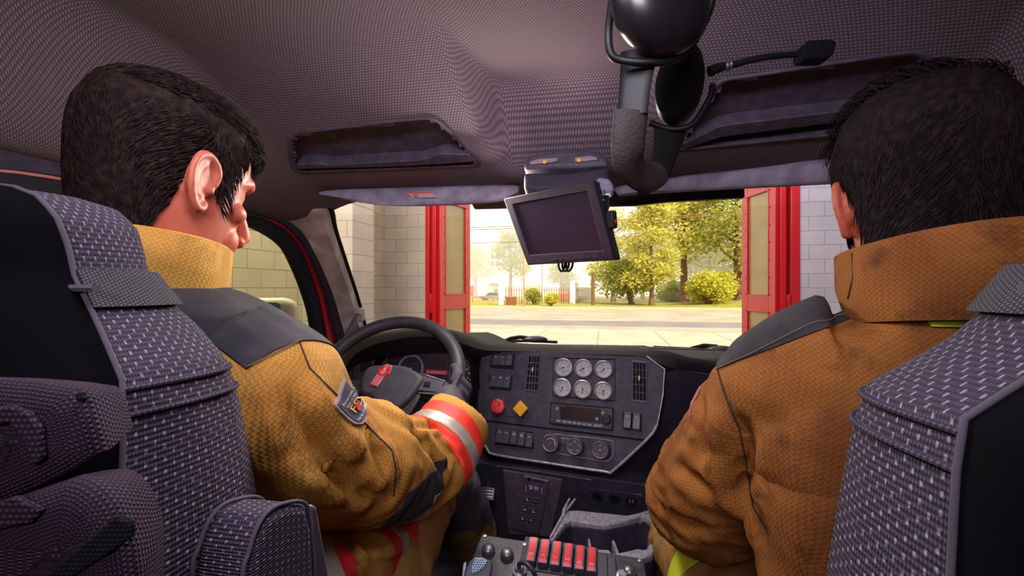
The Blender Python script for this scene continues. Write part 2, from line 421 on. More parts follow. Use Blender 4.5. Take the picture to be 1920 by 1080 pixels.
def skinmat():
    m = Mat('skin', (190, 96, 72), .5, 0, .4); m.b.inputs['Subsurface Weight'].default_value = .12
    m.b.inputs['Subsurface Radius'].default_value = (.012, .004, .002); m.b.inputs['Subsurface Scale'].default_value = .5
    m.color(m.mix(m.ramp(m.noise(26, 4), .3, .7), (182, 88, 66), (198, 108, 84))); m.bump(m.noise(420, 3), .15, .0006); return m.m
M_skin = skinmat()
def hairmat(name, c1, c2):
    m = Mat(name, c1, .75, 0, .10); m.color(m.mix(m.ramp(m.noise(120, 3), .35, .8), c1, c2)); return m.m
M_hair = hairmat('dark_brown_hair', (28, 21, 22), (58, 40, 35))
M_hair2 = hairmat('near_black_brown_hair', (20, 16, 19), (46, 30, 28))
M_wallL = blockwall('painted_block', (186, 174, 156), (176, 165, 148), (140, 130, 116), 'y')
M_wallF = blockwall('painted_block_front', (178, 168, 162), (170, 160, 156), (140, 132, 128), 'x')
M_wallR = blockwall('painted_block_pale', (186, 180, 190), (178, 172, 184), (150, 146, 156), 'x')
M_floor = stained('bay_concrete', (96, 92, 88), (80, 76, 74), 1.4, .8, .2, 30)
M_frost = hazed_glass('frosted_pane', (204, 178, 112))  # yellow tint paints in the grass reflected by the door panes
M_pane = glassmat('windshield_glass', (252, 252, 248), .025)
M_paneside = glassmat('tinted_side_glass', (238, 240, 222), .03)
# ------------------------------------------------------------ fire station bay
def boxo(name, lo, hi, mat, bevel=0):
    lo = V(lo); hi = V(hi); b = MB(); b.box((lo+hi)/2, hi-lo); return b.build(name, mat, None, 35, bevel)
YF = 7.25
struct(boxo('floor', (-3.9, -7, -.2), (3.9, 7.6, 0), M_floor))
struct(boxo('wall_left', (-3.9, -7, 0), (-3.6, YF+.35, 5.6), M_wallL))
struct(boxo('wall_right', (3.6, -7, 0), (3.9, YF+.35, 5.6), blockwall('painted_block_right', (186, 180, 188), (178, 172, 182), (150, 146, 156), 'y')))
struct(boxo('wall_front', (-3.6, YF, 0), (-2.87, YF+.35, 5.6), M_wallF))
struct(boxo('wall_front', (2.68, YF, 0), (3.6, YF+.35, 5.6), M_wallR))
struct(boxo('wall_front', (-2.87, YF, 4.4), (2.68, YF+.35, 5.6), M_wallF))
struct(boxo('wall_pilaster', (-3.6, 5.08, 0), (-2.93, 5.6, 5.6), M_wallF))
struct(boxo('wall_back', (-3.9, -7.3, 0), (3.9, -7, 5.6), M_wallL))
struct(boxo('ceiling_bay', (-3.9, -7.3, 5.6), (3.9, YF+.35, 5.8), plain('bay_ceiling_paint', (170, 164, 160), .9)))
def leaf(name, p0, p1, th=.06, pane=True):
    """one leaf of a folding bay door, from p0 to p1 in plan, z 0 .. 4.3"""
    p0 = V((*p0, 0)); p1 = V((*p1, 0)); u = (p1-p0); L = u.length; u.normalize(); n = u.cross(V((0, 0, 1)))
    M = Matrix(((u.x, 0, n.x, p0.x), (u.y, 0, n.y, p0.y), (0, 1, 0, 0), (0, 0, 0, 1)))
    zr = [(0, .35), (1.0, 1.1), (1.84, 2.10), (3.62, 3.84), (4.2, 4.3)] if pane else [(0, 4.3)]
    b = MB(M)
    sw = .17 if L > .6 else .09
    for x in (0, L-sw): b.box((x+sw/2, 2.15, 0), (sw, 4.3, th))
    for a, c in zr: b.box((L/2, (a+c)/2, 0), (L-2*sw+.002, c-a, th*.94))
    o = b.build(name, M_red, None, 35, .006); struct(o)
    g = MB(M)
    for a, c in zip(zr, zr[1:]): g.box((L/2, (a[1]+c[0])/2, 0), (L-2*sw+.01, c[0]-a[1]+.01, .012))
    g.build('pane', M_frost, o)
    g = MB(M)
    for a, c in zip(zr, zr[1:]):
        for s in (-1, 1):
            for x0, x1, y0, y1 in ((sw-.02, sw, a[1]-.02, c[0]+.02), (L-sw, L-sw+.02, a[1]-.02, c[0]+.02), (sw-.02, L-sw+.02, a[1]-.02, a[1]), (sw-.02, L-sw+.02, c[0], c[0]+.02)):
                g.box(((x0+x1)/2, (y0+y1)/2, s*th*.5), (x1-x0, y1-y0, .014))
    g.build('glazing_bead', M_red, o, 35, .002)
    g = MB(M)
    for a, c in zip(zr, zr[1:]):
        k = max(2, int((c[0]-a[1])/.24))
        for s in (-1, 1):
            for i in range(k+1):
                y = a[1]+(c[0]-a[1])*i/k
                for x in (sw-.05, L-sw+.05): g.ball((x, y, s*th*.5), (.011, .011, .008), 6, 4)
    g.build('bolt', M_blacksoft, o)
    return o
leaf('door_2', (-2.66, YF+.02), (-2.42, YF+.95)); leaf('door_3', (-2.79, YF+.05), (-2.53, YF+.97))
leaf('door_4', (2.40, YF+.02), (2.18, YF+.86)); leaf('door_5', (2.56, YF+.10), (2.34, YF+.9))
for x0, x1, nm in ((-2.87, -2.80, 'trim_1'), (-2.755, -2.69, 'trim_2'), (2.425, 2.50, 'trim_3'), (2.565, 2.68, 'trim_4')):
    struct(boxo(nm, (x0, YF-.03, 0), (x1, YF+.06, 4.4), M_red, .006))
for x, nm in ((-2.778, 'trim_5'), (2.53, 'trim_6')):
    b = MB()
    for z in (.4, 1.95, 3.9): b.box((x, YF-.01, z), (.05, .06, .30)); b.tube([(x, YF-.04, z-.16), (x, YF-.04, z+.16)], .016, 8)
    struct(b.build(nm, M_red, None, 35, .004))

# ------------------------------------------------------------ street outside
M_walk = stained('pale_concrete', (168, 150, 126), (152, 136, 114), .6, .9, .2, 20)
M_road = stained('sunlit_asphalt', (160, 146, 130), (140, 128, 114), .35, .9, .3, 12)
M_road2 = stained('shadow_band_asphalt', (120, 112, 112), (106, 98, 100), .5, .9, .3, 12)  # shadow band across the road, put into a darker asphalt colour
M_joint = plain('pavement_joint', (120, 108, 96), .9)
M_grass = stained('sunlit_grass', (150, 140, 44), (116, 116, 34), 1.2, .9, .8, 4)
M_lotg = stained('far_ground', (200, 190, 170), (180, 172, 156), .2, .9)
X0, X1 = -70, 90
struct(boxo('sidewalk', (X0, YF+.35, -.2), (X1, 24.6, 0), M_walk))
struct(boxo('road', (X0, 24.6, -.25), (X1, 28.0, -.03), M_road)); struct(boxo('road_shadow_strip', (X0, 28.0, -.25), (X1, 32.4, -.028), M_road2)); struct(boxo('road', (X0, 32.4, -.25), (X1, 51, -.03), M_road))
struct(boxo('curb', (X0, 51, -.2), (X1, 51.35, .12), plain('yellowed_curb', (214, 176, 110), .9)))
struct(boxo('sidewalk_far', (X0, 51.35, -.2), (X1, 54.2, .11), M_walk))
b = MB()
for i in range(-12, 14):
    b.box((-.3+i*2.75, 16, .002), (.05, 17.2, .004))
for y in (12.4,): b.box((0, y, .002), (70, .04, .004))
struct(b.build('sidewalk_joint', M_joint))
b = MB(); nx, ny = 46, 30
rows = []
for j in range(ny+1):
    y = 54.2+j*2.2; rows.append([])
    for i in range(nx+1):
        x = X0+i*(X1-X0)/nx
        h = .10+ (max(0, min(1, (x-9)/10))*(.9*math.sin(min(1, (y-54)/16)*PI/2)+.25*noise.noise((x*.2, y*.2, 0)))) if y > 54.3 else .10
        rows[-1].append(V((x, y, h)))
b.loft(rows, False, False)
struct(b.build('lawn', M_grass, None, 180))

def off(w): return V((w.x, w.y, 0))
def tree_trunk(mb, base, h, r, lean=(0, 0), branches=7, seed=1, spread=.5, start=.35):
    q = random.Random(seed); base = V(base); tips = []
    P = [base+V((lean[0]*t*h+.12*math.sin(3*t+seed)*t, lean[1]*t*h, h*t)) for t in (0, .1, .25, .45, .65, .85, 1)]
    mb.tube(P, [r*1.5, r*1.05, r*.9, r*.75, r*.55, r*.35, r*.15], 8)
    for k in range(branches):
        t = start+(1-start)*k/branches; p = P[0].lerp(P[-1], t); i = min(5, int(t*6)); p = P[i].lerp(P[i+1], t*6-i) if i < 6 else P[-1]
        a = k*2.4+seed; L = h*spread*(1.1-t*.6)*q.uniform(.7, 1.1)
        d = V((math.cos(a), math.sin(a), q.uniform(.35, .9))).normalized()
        e = p+d*L; m = p+d*L*.5+V((0, 0, -.05*L)); mb.tube([p, m, e], [r*.42, r*.28, r*.08], 6); tips.append(e); tips.append(m)
        for w in (-1, 1):
            e2 = m+(d+V((-d.y*w, d.x*w, .2))*.8)*L*.35; mb.tube([m, e2], [r*.2, r*.06], 5); tips.append(e2)
    tips.append(P[-1]); return tips
def leaves(mb, centers, rad, n, size, seed, squash=.75):
    q = random.Random(seed)
    for k in range(n):
        c = centers[q.randrange(len(centers))]
        d = V((q.gauss(0, 1), q.gauss(0, 1), q.gauss(0, 1))).normalized()*rad*q.random()**.45
        p = V(c)+V((d.x, d.y, d.z*squash)); s = size*q.uniform(.6, 1.25)
        a = V((q.gauss(0, 1), q.gauss(0, 1), q.gauss(0, .6))).normalized(); bb = a.orthogonal().normalized(); bb = (Matrix.Rotation(q.uniform(0, 6.28), 3, a) @ bb)
        mb.add([p-a*s*.7, p+bb*s*.32+a.cross(bb)*s*.12, p+a*s*.7, p-bb*s*.32+a.cross(bb)*s*.12], [(0, 1, 2, 3)])
M_bark = stained('sunlit_bark', (120, 86, 54), (92, 64, 42), 6, .9, .6, 20)
M_leaf = leafmat('spring_leaves', (152, 150, 60), (198, 190, 96))
M_leaf2 = leafmat('green_leaves', (126, 132, 56), (168, 164, 78))
M_leafy = leafmat('yellow_green_leaves', (162, 162, 50), (198, 190, 78))
def tree(label, px, py, d, h, r, crown, nleaf, lsz, mleaf, seed, lean=(0, 0), br=7, spread=.45, start=.35, extra=None, squash=.75, group=None):
    base = off(W(px, py, d)); base.z = .1
    t = thing('tree', label, 'tree', base, group)
    mb = MB(); tips = tree_trunk(mb, base, h, r, lean, br, seed, spread, start); mb.build('trunk', M_bark, t, 60)
    lb = MB(); leaves(lb, tips+[base+V(e) for e in (extra or [])], crown*.9, int(nleaf*.85), lsz, seed, squash); lb.build('foliage', mleaf, t, 0)
    return t
tree('tall slim straight-trunked tree with leaves all down its stem', 1222, 566, 56, 12.6, .26, 1.75, 5200, .42, M_leaf, 3, (0, 0), 13, .28, .22)
tree('thick dark-trunked tree rising behind the round shrub', 1283, 559, 64, 17, .50, 3.0, 6000, .50, M_leaf, 11, (0, .02), 10, .36, .42)
tree('big spreading tree forked low beside the right red door', 1384, 559, 60, 15, .52, 2.9, 6400, .46, M_leaf2, 5, (-.02, 0), 11, .46, .30)
tree('low crooked tree with a bent trunk near the cut post', 1184, 562, 60, 4.6, .30, 1.9, 5200, .40, M_leaf2, 8, (-.25, .05), 8, .75, .30, [(-4, 0, 3.2), (-2.8, 0, 2.0), (3, 1, 2.6), (1.5, 1, 4.6), (-4.4, 1, 4.4), (-1.2, 1, 5.4), (4.2, 1, 4.6)])
tree('pinkish far tree seen between the two thick trunks', 1322, 548, 96, 11, .34, 2.2, 1600, .50, M_leaf, 21, (0, 0), 8, .42, .4)
tree('hazy pale tree behind the white gate pillars', 957, 553, 92, 11.8, .40, 2.3, 3000, .52, M_leaf2, 13, (0, 0), 9, .42, .42)
tree('faint hazy tree beside the left red door', 892, 553, 110, 10.5, .36, 2.2, 2200, .55, M_leaf2, 17, (0, 0), 9, .40, .42)
tree('hazy tree standing below the hanging monitor', 1052, 550, 98, 7.6, .36, 1.9, 2000, .50, M_leaf2, 19, (0, 0), 8, .45, .4)
tree('leafy tree whose crown reaches over the road beside the monitor', 1150, 560, 70, 13, .3, 2.3, 3200, .42, M_leaf, 29, (0, 0), 9, .34, .35)
for i, (px, d, h, c) in enumerate(((1205, 84, 11, 3.2), (1265, 96, 13, 3.8), (1355, 88, 14, 4.0), (1420, 80, 13, 3.8), (1330, 80, 17, 3.6))):
    tree(['backmost leafy tree left of the slim tree', 'distant crown filling the gap between slim and thick trunks', 'distant crown seen over the round shrub', 'tree mostly hidden by the right red door',
          'high thin crown above the wires near the right door'][i], px, 556, d, h, .3, c, 2600, .6, M_leaf if i % 2 else M_leaf2, 40+i, (0, 0), 8, .4, .3)
def shrub(name, label, px, py, d, rx, rz, n, sz, mleaf, seed):
    base = off(W(px, py, d)); base.z = .1; t = thing(name, label, 'shrub', base); q = random.Random(seed)
    mb = MB(); cs = []
    for k in range(9):
        a = k*2.4; e = base+V((math.cos(a)*rx*.55*q.uniform(.4, 1), math.sin(a)*rx*.5, rz*q.uniform(.35, .85))); mb.tube([base, base.lerp(e, .5)+V((0, 0, -.05)), e], [.07*rx, .05*rx, .015], 5); cs.append(e)
    mb.build('stem', M_bark, t, 60); lb = MB(); leaves(lb, cs, rx*.55, n, sz, seed, rz/rx*.8); lb.build('foliage', mleaf, t, 0)
shrub('shrub', 'large round shrub in front of the thick trunk on the lawn', 1330, 559, 57, 3.1, 3.4, 5200, .36, M_leafy, 2)
shrub('shrub', 'pale hazy shrub left of the large round shrub', 1262, 556, 68, 2.6, 2.6, 2200, .4, M_leaf2, 4)
shrub('shrub', 'bushy green shrub by the thin pole in front of the picket fence', 1001, 570, 60, 1.15, 1.75, 2000, .22, M_leaf2, 5)
shrub('shrub', 'small clipped yellow-green bush nearest the road', 1034, 576, 54, .95, 1.3, 2200, .19, M_leafy, 6)

def post(name, label, cat, px, py, d, h, r, mat, n=10):
    base = off(W(px, py, d)); base.z = .08; t = thing(name, label, cat, base); b = MB()
    b.tube([base, base+V((0, 0, h*.5)), base+V((0, 0, h))], [r, r*.95, r*.85], n); b.build('pole', mat, t, 60); return t, base
M_polew = plain('sunlit_pole_paint', (168, 128, 52), .6)
t, p = post('utility_pole', 'thin yellowed pole at the far curb left of the shrubs', 'pole', 982, 577, 52.5, 9.5, .075, M_polew)
b = MB(); b.box(p+V((0, 0, .12)), (.3, .3, .08)); b.build('base_plate', M_polew, t, 35, .01)
t, p = post('utility_pole', 'hazy pole behind the picket fence below the monitor', 'pole', 1016, 561, 80, 10, .10, M_polew)
b = MB(); b.box(p+V((0, 0, .05)), (.4, .4, .1)); b.build('base_plate', M_polew, t, 35, .01)
t, p = post('cut_trunk', 'short bare brown trunk post beside the low crooked tree', 'post', 1112, 571, 58, 4.1, .24, M_bark, 12)
b = MB(); b.lathe([(.245, 0), (.2, .05), (.02, .06)], Matrix.Translation(p+V((0, 0, 4.08)))); b.build('cut_top', M_polew, t, 60)
M_white_p = plain('white_masonry', (232, 228, 222), .9)
def pillar(label, px, py, d, w, h):
    base = off(W(px, py, d)); base.z = .08; t = thing('gate_pillar', label, 'pillar', base, 'white gate pillars')
    b = MB(); b.box(base+V((0, 0, h/2)), (w, w, h)); b.build('shaft', M_white_p, t, 35, .02)
    b = MB(); b.box(base+V((0, 0, h+.06)), (w*1.12, w*1.12, .12)); b.build('cap', M_white_p, t, 35, .02)
pillar('white gate pillar beside the brown box', 940.5, 573, 58.5, .62, 3.0)
pillar('white gate pillar beside the red container', 1073.5, 570, 63, .62, 2.95)
M_picket = plain('brown_picket_wood', (140, 104, 62), .8)
def fence(label, A, B, n, h, mat, r=.05):
    A = off(A); B = off(B); t = thing('picket_fence', label, 'fence', (A+B)/2)
    for k in range(n):
        p = A.lerp(B, (k+.5)/n); b = MB(); b.box(p+V((0, 0, h/2+.1)), (r*2, r*1.2, h)); b.build('picket', mat, t, 35)
    for z in (.45, h*.85): b = MB(); b.tube([A+V((0, .08, z)), B+V((0, .08, z))], .03, 6); b.build('rail', mat, t, 60)
fence('brown picket fence between the two white gate pillars', W(946, 571, 61), W(1068, 571, 66), 26, 2.2, M_picket)
fence('pale picket fence running back beside the cut trunk', W(1080, 570, 65), W(1110, 570, 92), 20, 2.2, M_picket)
fence('thin hazy railing behind the left red door', W(878, 560, 84), W(936, 560, 84), 8, 2.6, plain('hazy_rail', (150, 146, 146), .7), .03)
base = off(W(958, 573, 58.2)); t = thing('litter_box', 'brown wooden box at the foot of the white pillar', 'box', base)
M_wbox = stained('weathered_brown_wood', (132, 76, 38), (104, 58, 30), 5, .8)
b = MB(); b.box(base+V((0, 0, .5)), (1.15, .8, .85)); b.build('body', M_wbox, t, 35, .02)
b = MB(); b.box(base+V((0, 0, 1.03)), (1.25, .9, .14)); b.build('lid', M_wbox, t, 35, .02)
base = off(W(1058.5, 566, 74)); t = thing('refuse_container', 'faded red container behind the picket fence', 'container', base)
M_rc = stained('faded_red_paint', (196, 84, 66), (176, 66, 54), 4, .7)
b = MB(); b.loft([[base+V((x*k, y*k, z)) for x, y in ((-1, -.6), (1, -.6), (1, .6), (-1, .6))] for k, z in ((.86, .15), (1, 1.15))]); b.build('body', M_rc, t, 35, .02)
b = MB(); b.loft([[base+V((x*k, y*k, z)) for x, y in ((-1.04, -.64), (1.04, -.64), (1.04, .64), (-1.04, .64))] for k, z in ((1, 1.15), (.8, 1.42))]); b.build('lid', M_rc, t, 35, .02)
base = off(W(924, 563, 80)); t = thing('car', 'hazy grey parked car behind the left white pillar', 'car', base)
M_carb = plain('hazy_car_paint', (120, 118, 122), .4)
b = MB(); b.loft([[base+V((x, y*.85, z)) for x, z in ((-2.1, .4), (-2.15, .75), (-1.2, .95), (-.5, 1.45), (.9, 1.45), (1.6, .98), (2.15, .85), (2.1, .4))] for y in (-1, -.9, .9, 1)]); b.build('body', M_carb, t, 35, .04)
for x in (-1.35, 1.35):
    for y in (-.8, .8):
        b = MB(); b.lathe([(.18, -.1), (.33, -.1), (.33, .1), (.18, .1)], Matrix.Translation(base+V((x, y, .33))) @ Matrix.Rotation(PI/2, 4, 'X'), 16); b.build('wheel', M_blacksoft, t, 40)
b = MB(); b.prism([base+V((x, -.87, z)) for x, z in ((-1.0, .97), (-.42, 1.38), (.82, 1.38), (1.3, .98))], (0, .01, 0)); b.build('window', M_recess, t)
def house(label, x0, x1, yt, yb, d, mat, mroof):
    a = off(W(x0, yb, d)); c = off(W(x1, yb, d)); h = W(x0, yt, d).z; t = thing('building', label, 'building', (a+c)/2)
    m = (a+c)/2+V((0, 2, 0)); w = (c-a).length
    b = MB(); b.box(m+V((0, 0, h*.42)), (w, 4, h*.84)); b.build('wall', mat, t)
    b = MB(); b.box(m+V((0, 0, h*.92)), (w*1.06, 4.4, h*.16)); b.build('roof', mroof, t)
    b = MB(); b.box(m+V((w*.15, -2.01, h*.4)), (w*.3, .04, h*.45)); b.build('window', M_recess, t)
house('low grey shed behind the right white pillar', 1051, 1082, 530, 556, 100, plain('shed_grey', (150, 146, 146), .9), plain('shed_roof', (120, 116, 118), .9))
house('small pale booth behind the parked car', 917, 938, 531, 558, 95, plain('booth_white', (216, 212, 206), .9), plain('booth_roof', (140, 136, 140), .9))
base = off(W(998, 560, 86)); t = thing('sign_board', 'framed board on legs behind the green shrub', 'board', base)
b = MB(); b.box(base+V((0, 0, 2.0)), (2.7, .08, 1.9)); b.build('panel', plain('pale_board', (214, 200, 180), .8), t)
for x in (-1.3, 1.3): b = MB(); b.box(base+V((x, 0, 1.5)), (.12, .14, 3.0)); b.build('leg', M_picket, t)
base = off(W(881, 560, 78)); t = thing('sign_board', 'faded red sign at the edge of the left red door', 'sign', base)
b = MB(); b.box(base+V((0, 0, 1.7)), (1.3, .08, 1.75)); b.build('panel', M_rc, t)
b = MB(); b.box(base+V((0, .06, 1.2)), (.1, .06, 2.4)); b.build('leg', M_picket, t)
base = off(W(880, 571, 60)); t = thing('barrier_post', 'orange barrier post at the car park entrance', 'post', base)
b = MB(); b.box(base+V((0, 0, .55)), (.42, .42, 1.1)); b.build('body', M_yelknob, t, 35, .03); b = MB(); b.box(base+V((.1, 0, .06)), (.9, .6, .12)); b.build('foot', M_yelknob, t)
A = W(886, 557, 70); B = W(924, 557, 70); t = thing('car_park_barrier', 'thin red barrier arm across the car park entrance', 'barrier', off((A+B)/2))
b = MB(); b.tube([A, B], .06, 8); b.build('arm', M_rc, t); b = MB(); b.tube([A, V((A.x, A.y, .1))], .08, 8); b.build('leg', M_rc, t); b = MB(); b.tube([B, V((B.x, B.y, .1))], .05, 8); b.build('leg', M_rc, t)
M_wire = plain('sunlit_wire', (120, 84, 40), .6)
for i, (L, Rr, lab) in enumerate((((877, 427), (1394, 394), 'topmost of the three overhead wires'), ((877, 431.5), (1394, 398.5), 'middle overhead wire just under the topmost'), ((877, 456), (1394, 428), 'lowest overhead wire crossing the sky'))):
    a = WY(*L, 46); c = WY(*Rr, 46); d = (c-a); P = []
    for k in range(-8, 25):
        s = k/16; p = a+d*s; p.z += -.6*4*s*(1-s)*.35; P.append(p)
    t = thing('overhead_wire', lab, 'wire', (a+c)/2, 'overhead wires'); b = MB(); b.tube(P, .035 if i < 2 else .03, 6); b.build('cable', M_wire, t, 60)
# morning haze over the street
hz = MB(); hz.box((10, 118, 18), (300, 104, 36.6)); hm = bpy.data.materials.new('haze'); hm.use_nodes = True; _n = hm.node_tree; _n.nodes.clear()
_o = _n.nodes.new('ShaderNodeOutputMaterial'); _v = _n.nodes.new('ShaderNodeVolumeScatter'); _v.inputs['Color'].default_value = (.97, .96, 1.0, 1); _v.inputs['Density'].default_value = .022; _v.inputs['Anisotropy'].default_value = 0.0
_n.links.new(_v.outputs[0], _o.inputs['Volume']); hzo = hz.build('haze', hm, None, 0); hzo['kind'] = 'stuff'; hzo['label'] = 'pale morning haze hanging over the street and trees'; hzo['category'] = 'haze'
# ------------------------------------------------------------ cab shell
XC = -.08                                     # centre line of the cab
def sm(t): t = min(max(t, 0), 1); return t*t*(3-2*t)
def head_z(x, y):
    c = 1-sm((abs(x-XC)-.13)/.07)
    ys = .66*(1-c)+.90*c
    z = 2.635-.16*sm((y-ys)/(1.17-ys))-.006*sm((y-1.15)/.2)
    s = sm((abs(x-XC)-.66)/.23); z = z*(1-s)+(2.425-.02*sm((y-.9)/.4))*s
    return z-.012*c*sm((y-.5)/.2)*(1-sm((y-1.1)/.1))
STL = [(537, 262), (556, 250), (800, 221), (818, 223), (832, 232), (900, 298), (903, 306), (893, 313), (562, 325), (548, 320), (541, 300)]
STR = [(1262, 275), (1340, 160), (1356, 150), (1700, 98), (1730, 98), (1760, 120), (1790, 215), (1780, 235), (1300, 282), (1270, 284)]
b = MB(); nx, ny = 230, 220
gx = [-1.02+i*(1.88)/nx for i in range(nx+1)]; gy = [-.9+j*2.24/ny for j in range(ny+1)]
P = [[V((x, y, head_z(x, y))) for x in gx] for y in gy]
def shrink(poly, k):
    cx = sum(p[0] for p in poly)/len(poly); cy = sum(p[1] for p in poly)/len(poly); return [(cx+(p[0]-cx)*k, cy+(p[1]-cy)*k) for p in poly]
hole = [shrink(STL, .935), shrink(STR, .935)]
vs = [p for r in P for p in r]; fs = []
for j in range(ny):
    for i in range(nx):
        c = (P[j][i]+P[j+1][i+1])/2
        if c.y > .3 and any(inside(h, *proj(c)) for h in hole): continue
        k = j*(nx+1)+i; fs.append((k, k+1, k+nx+2, k+nx+1))
b.add(vs, fs); hl = b.build('ceiling', M_headl, None, 180); struct(hl, 'woven grey headliner of the cab')
HB = BVHTree.FromPolygons(vs, [(k, k+1, k+nx+2, k+nx+1) for k in [j*(nx+1)+i for j in range(ny) for i in range(nx)]])
def hh(px, py, off=0):
    r = ray(px, py).normalized(); p, n, i, d = HB.ray_cast(CAM, r); return p - r*off if p else W(px, py, 1.1)
b = MB(); b.loft([[p+V((0, 0, .03)) for p in (V((-1.05, y, z)), V((.9, y, z)))] for y, z in ((-1.0, 2.69), (1.25, 2.69), (1.42, 2.60), (1.44, 2.50))], False, False); struct(b.build('ceiling_shell', M_redbody))
# cab floor, fire wall, rear
struct(boxo('floor_cab', (-1.05, -1.0, 1.08), (.90, 1.75, 1.14), M_blacksoft)); struct(boxo('wall_rear', (-1.05, -1.06, 1.1), (.90, -1.0, 2.72), M_doortrim))
struct(boxo('wall_firewall', (-1.05, 1.78, 1.1), (.90, 1.83, 1.98), M_dashdark))
def trapmesh(poly, thick, name, mats, parent, rim=.022, depth=.085, lip=.006):
    """a moulded storage tray let into the headliner: rim, sloped sides, floor"""
    o = [hh(x, y, lip) for x, y in poly]; up = V((0, .35, .9)).normalized()
    c = sum(o, V())/len(o); i1 = [p.lerp(c, .055)+V((0, 0, 0)) for p in o]; i2 = [p.lerp(c, .10)+up*depth*.8 for p in o]; i3 = [p.lerp(c, .18)+up*depth for p in o]
    oo = [p+(p-c)*.03+up*.03 for p in o]
    b = MB(); b.loft([oo, o, i1, i2, i3, [c+up*depth+(p-c)*.02 for p in i3]], True); return b.build(name, mats, parent, 30, .003)
cL = hh(720, 275); t = thing('storage_tray', 'moulded grey storage tray let into the headliner above the driver', 'tray', cL)
trapmesh(STL, 0, 'tray', M_storage, t)
b = MB(); A = [hh(x, y, .012) for x, y in ((556, 309), (600, 306), (610, 310), (790, 300), (806, 295), (826, 288), (880, 290))]; B = [hh(x, y, .012) for x, y in ((556, 318), (610, 316), (660, 315), (760, 312), (800, 310), (830, 308), (886, 304))]
b.band(A, B, V((0, .02, .03)), 30); b.build('front_lip', M_storage, t, 35, .003)
b = MB(); A = [hh(x, y, .004)+V((0, .012, .03)) for x, y in ((787, 243), (806, 256), (822, 272), (834, 286))]; B = [hh(x, y, .004)+V((0, .012, .03)) for x, y in ((820, 241), (838, 254), (860, 273), (880, 291))]
b.band(A, B, V((0, .02, .03)), 12); b.build('end_panel', M_storage, t, 35, .003)
b = MB(); q = hh(576, 283, .0); b.box(q+V((0, .02, .045)), (.035, .03, .035)); b.build('latch', M_storage, t, 35, .004)
cR = hh(1500, 200); t = thing('storage_tray', 'dark grey storage tray let into the headliner above the passenger', 'tray', cR)
trapmesh(STR, 0, 'tray', M_storage, t)
b = MB(); A = [hh(x, y, .010) for x, y in ((1280, 270), (1350, 236), (1560, 210), (1780, 180))]; B = [hh(x, y, .010) for x, y in ((1285, 281), (1350, 258), (1560, 232), (1785, 205))]
b.band(A, B, V((0, .02, .03)), 30); b.build('front_lip', M_storage, t, 35, .003)

# windshield, header, pillars
WSL = [WY(684, 618, 1.72), WY(652, 505, 1.52), WY(622, 400, 1.34)]; WSR = [V((2*XC-p.x, p.y, p.z)) for p in WSL]
b = MB(); rows = []
for a, c in zip(resample(WSL, 12), resample(WSR, 12)):
    rows.append([a.lerp(c, s)+V((0, .22*math.sin(PI*s), 0)) for s in [i/20 for i in range(21)]])
b.loft([r+[p+V((0, .006, 0)) for p in reversed(r)] for r in rows], True, True); struct(b.build('window_1', M_pane, None, 60))
def pillar_mesh(mir, name):
    f = (lambda p: V((2*XC-p.x, p.y, p.z))) if mir else (lambda p: p)
    A = [WX(505, 399, -.955), WX(560, 428, -.955), WX(590, 478, -.958), WX(617, 541, -.96), WX(640, 610, -.965), WX(650, 650, -.965)]
    B = [WY(560, 372, 1.27), WY(614, 386, 1.31), WY(627, 432, 1.42), WY(648, 497, 1.52), WY(669, 561, 1.62), WY(684, 618, 1.72)]
    A = resample(catmull(A), 24); B = resample(catmull(B), 24); rings = []
    for i, (a, c) in enumerate(zip(A, B)):
        m1 = a.lerp(c, .40)+V((.012, -.012, 0)); m2 = a.lerp(c, .62)+V((.030, -.028, 0)); m3 = a.lerp(c, .9)+V((.014, -.012, 0))
        o = V((-.05, .05, 0)); rings.append([f(p) for p in (a, m1, m2, m3, c, c+V((-.02, .03, 0)), a+o)])
    b = MB(); b.loft(rings); o = b.build(name, M_pillar, None, 50); struct(o)
    b = MB(); b.tube([f(p+V((.004, 0, 0))) for p in B], .008, 8); struct(b.build(name.replace('trim', 'trim_seal'), M_blacksoft, None, 60))
pillar_mesh(False, 'trim_7'); pillar_mesh(True, 'trim_8')
b = MB(); b.loft([[V((x, 1.30+.05*math.cos((x-XC)*1.6), 2.478)), V((x, 1.36+.05*math.cos((x-XC)*1.6), 2.476)), V((x, 1.41, 2.56)), V((x, 1.28, 2.52))] for x in np.linspace(-.95, .79, 20)]); struct(b.build('trim_9', M_visor, None, 60))

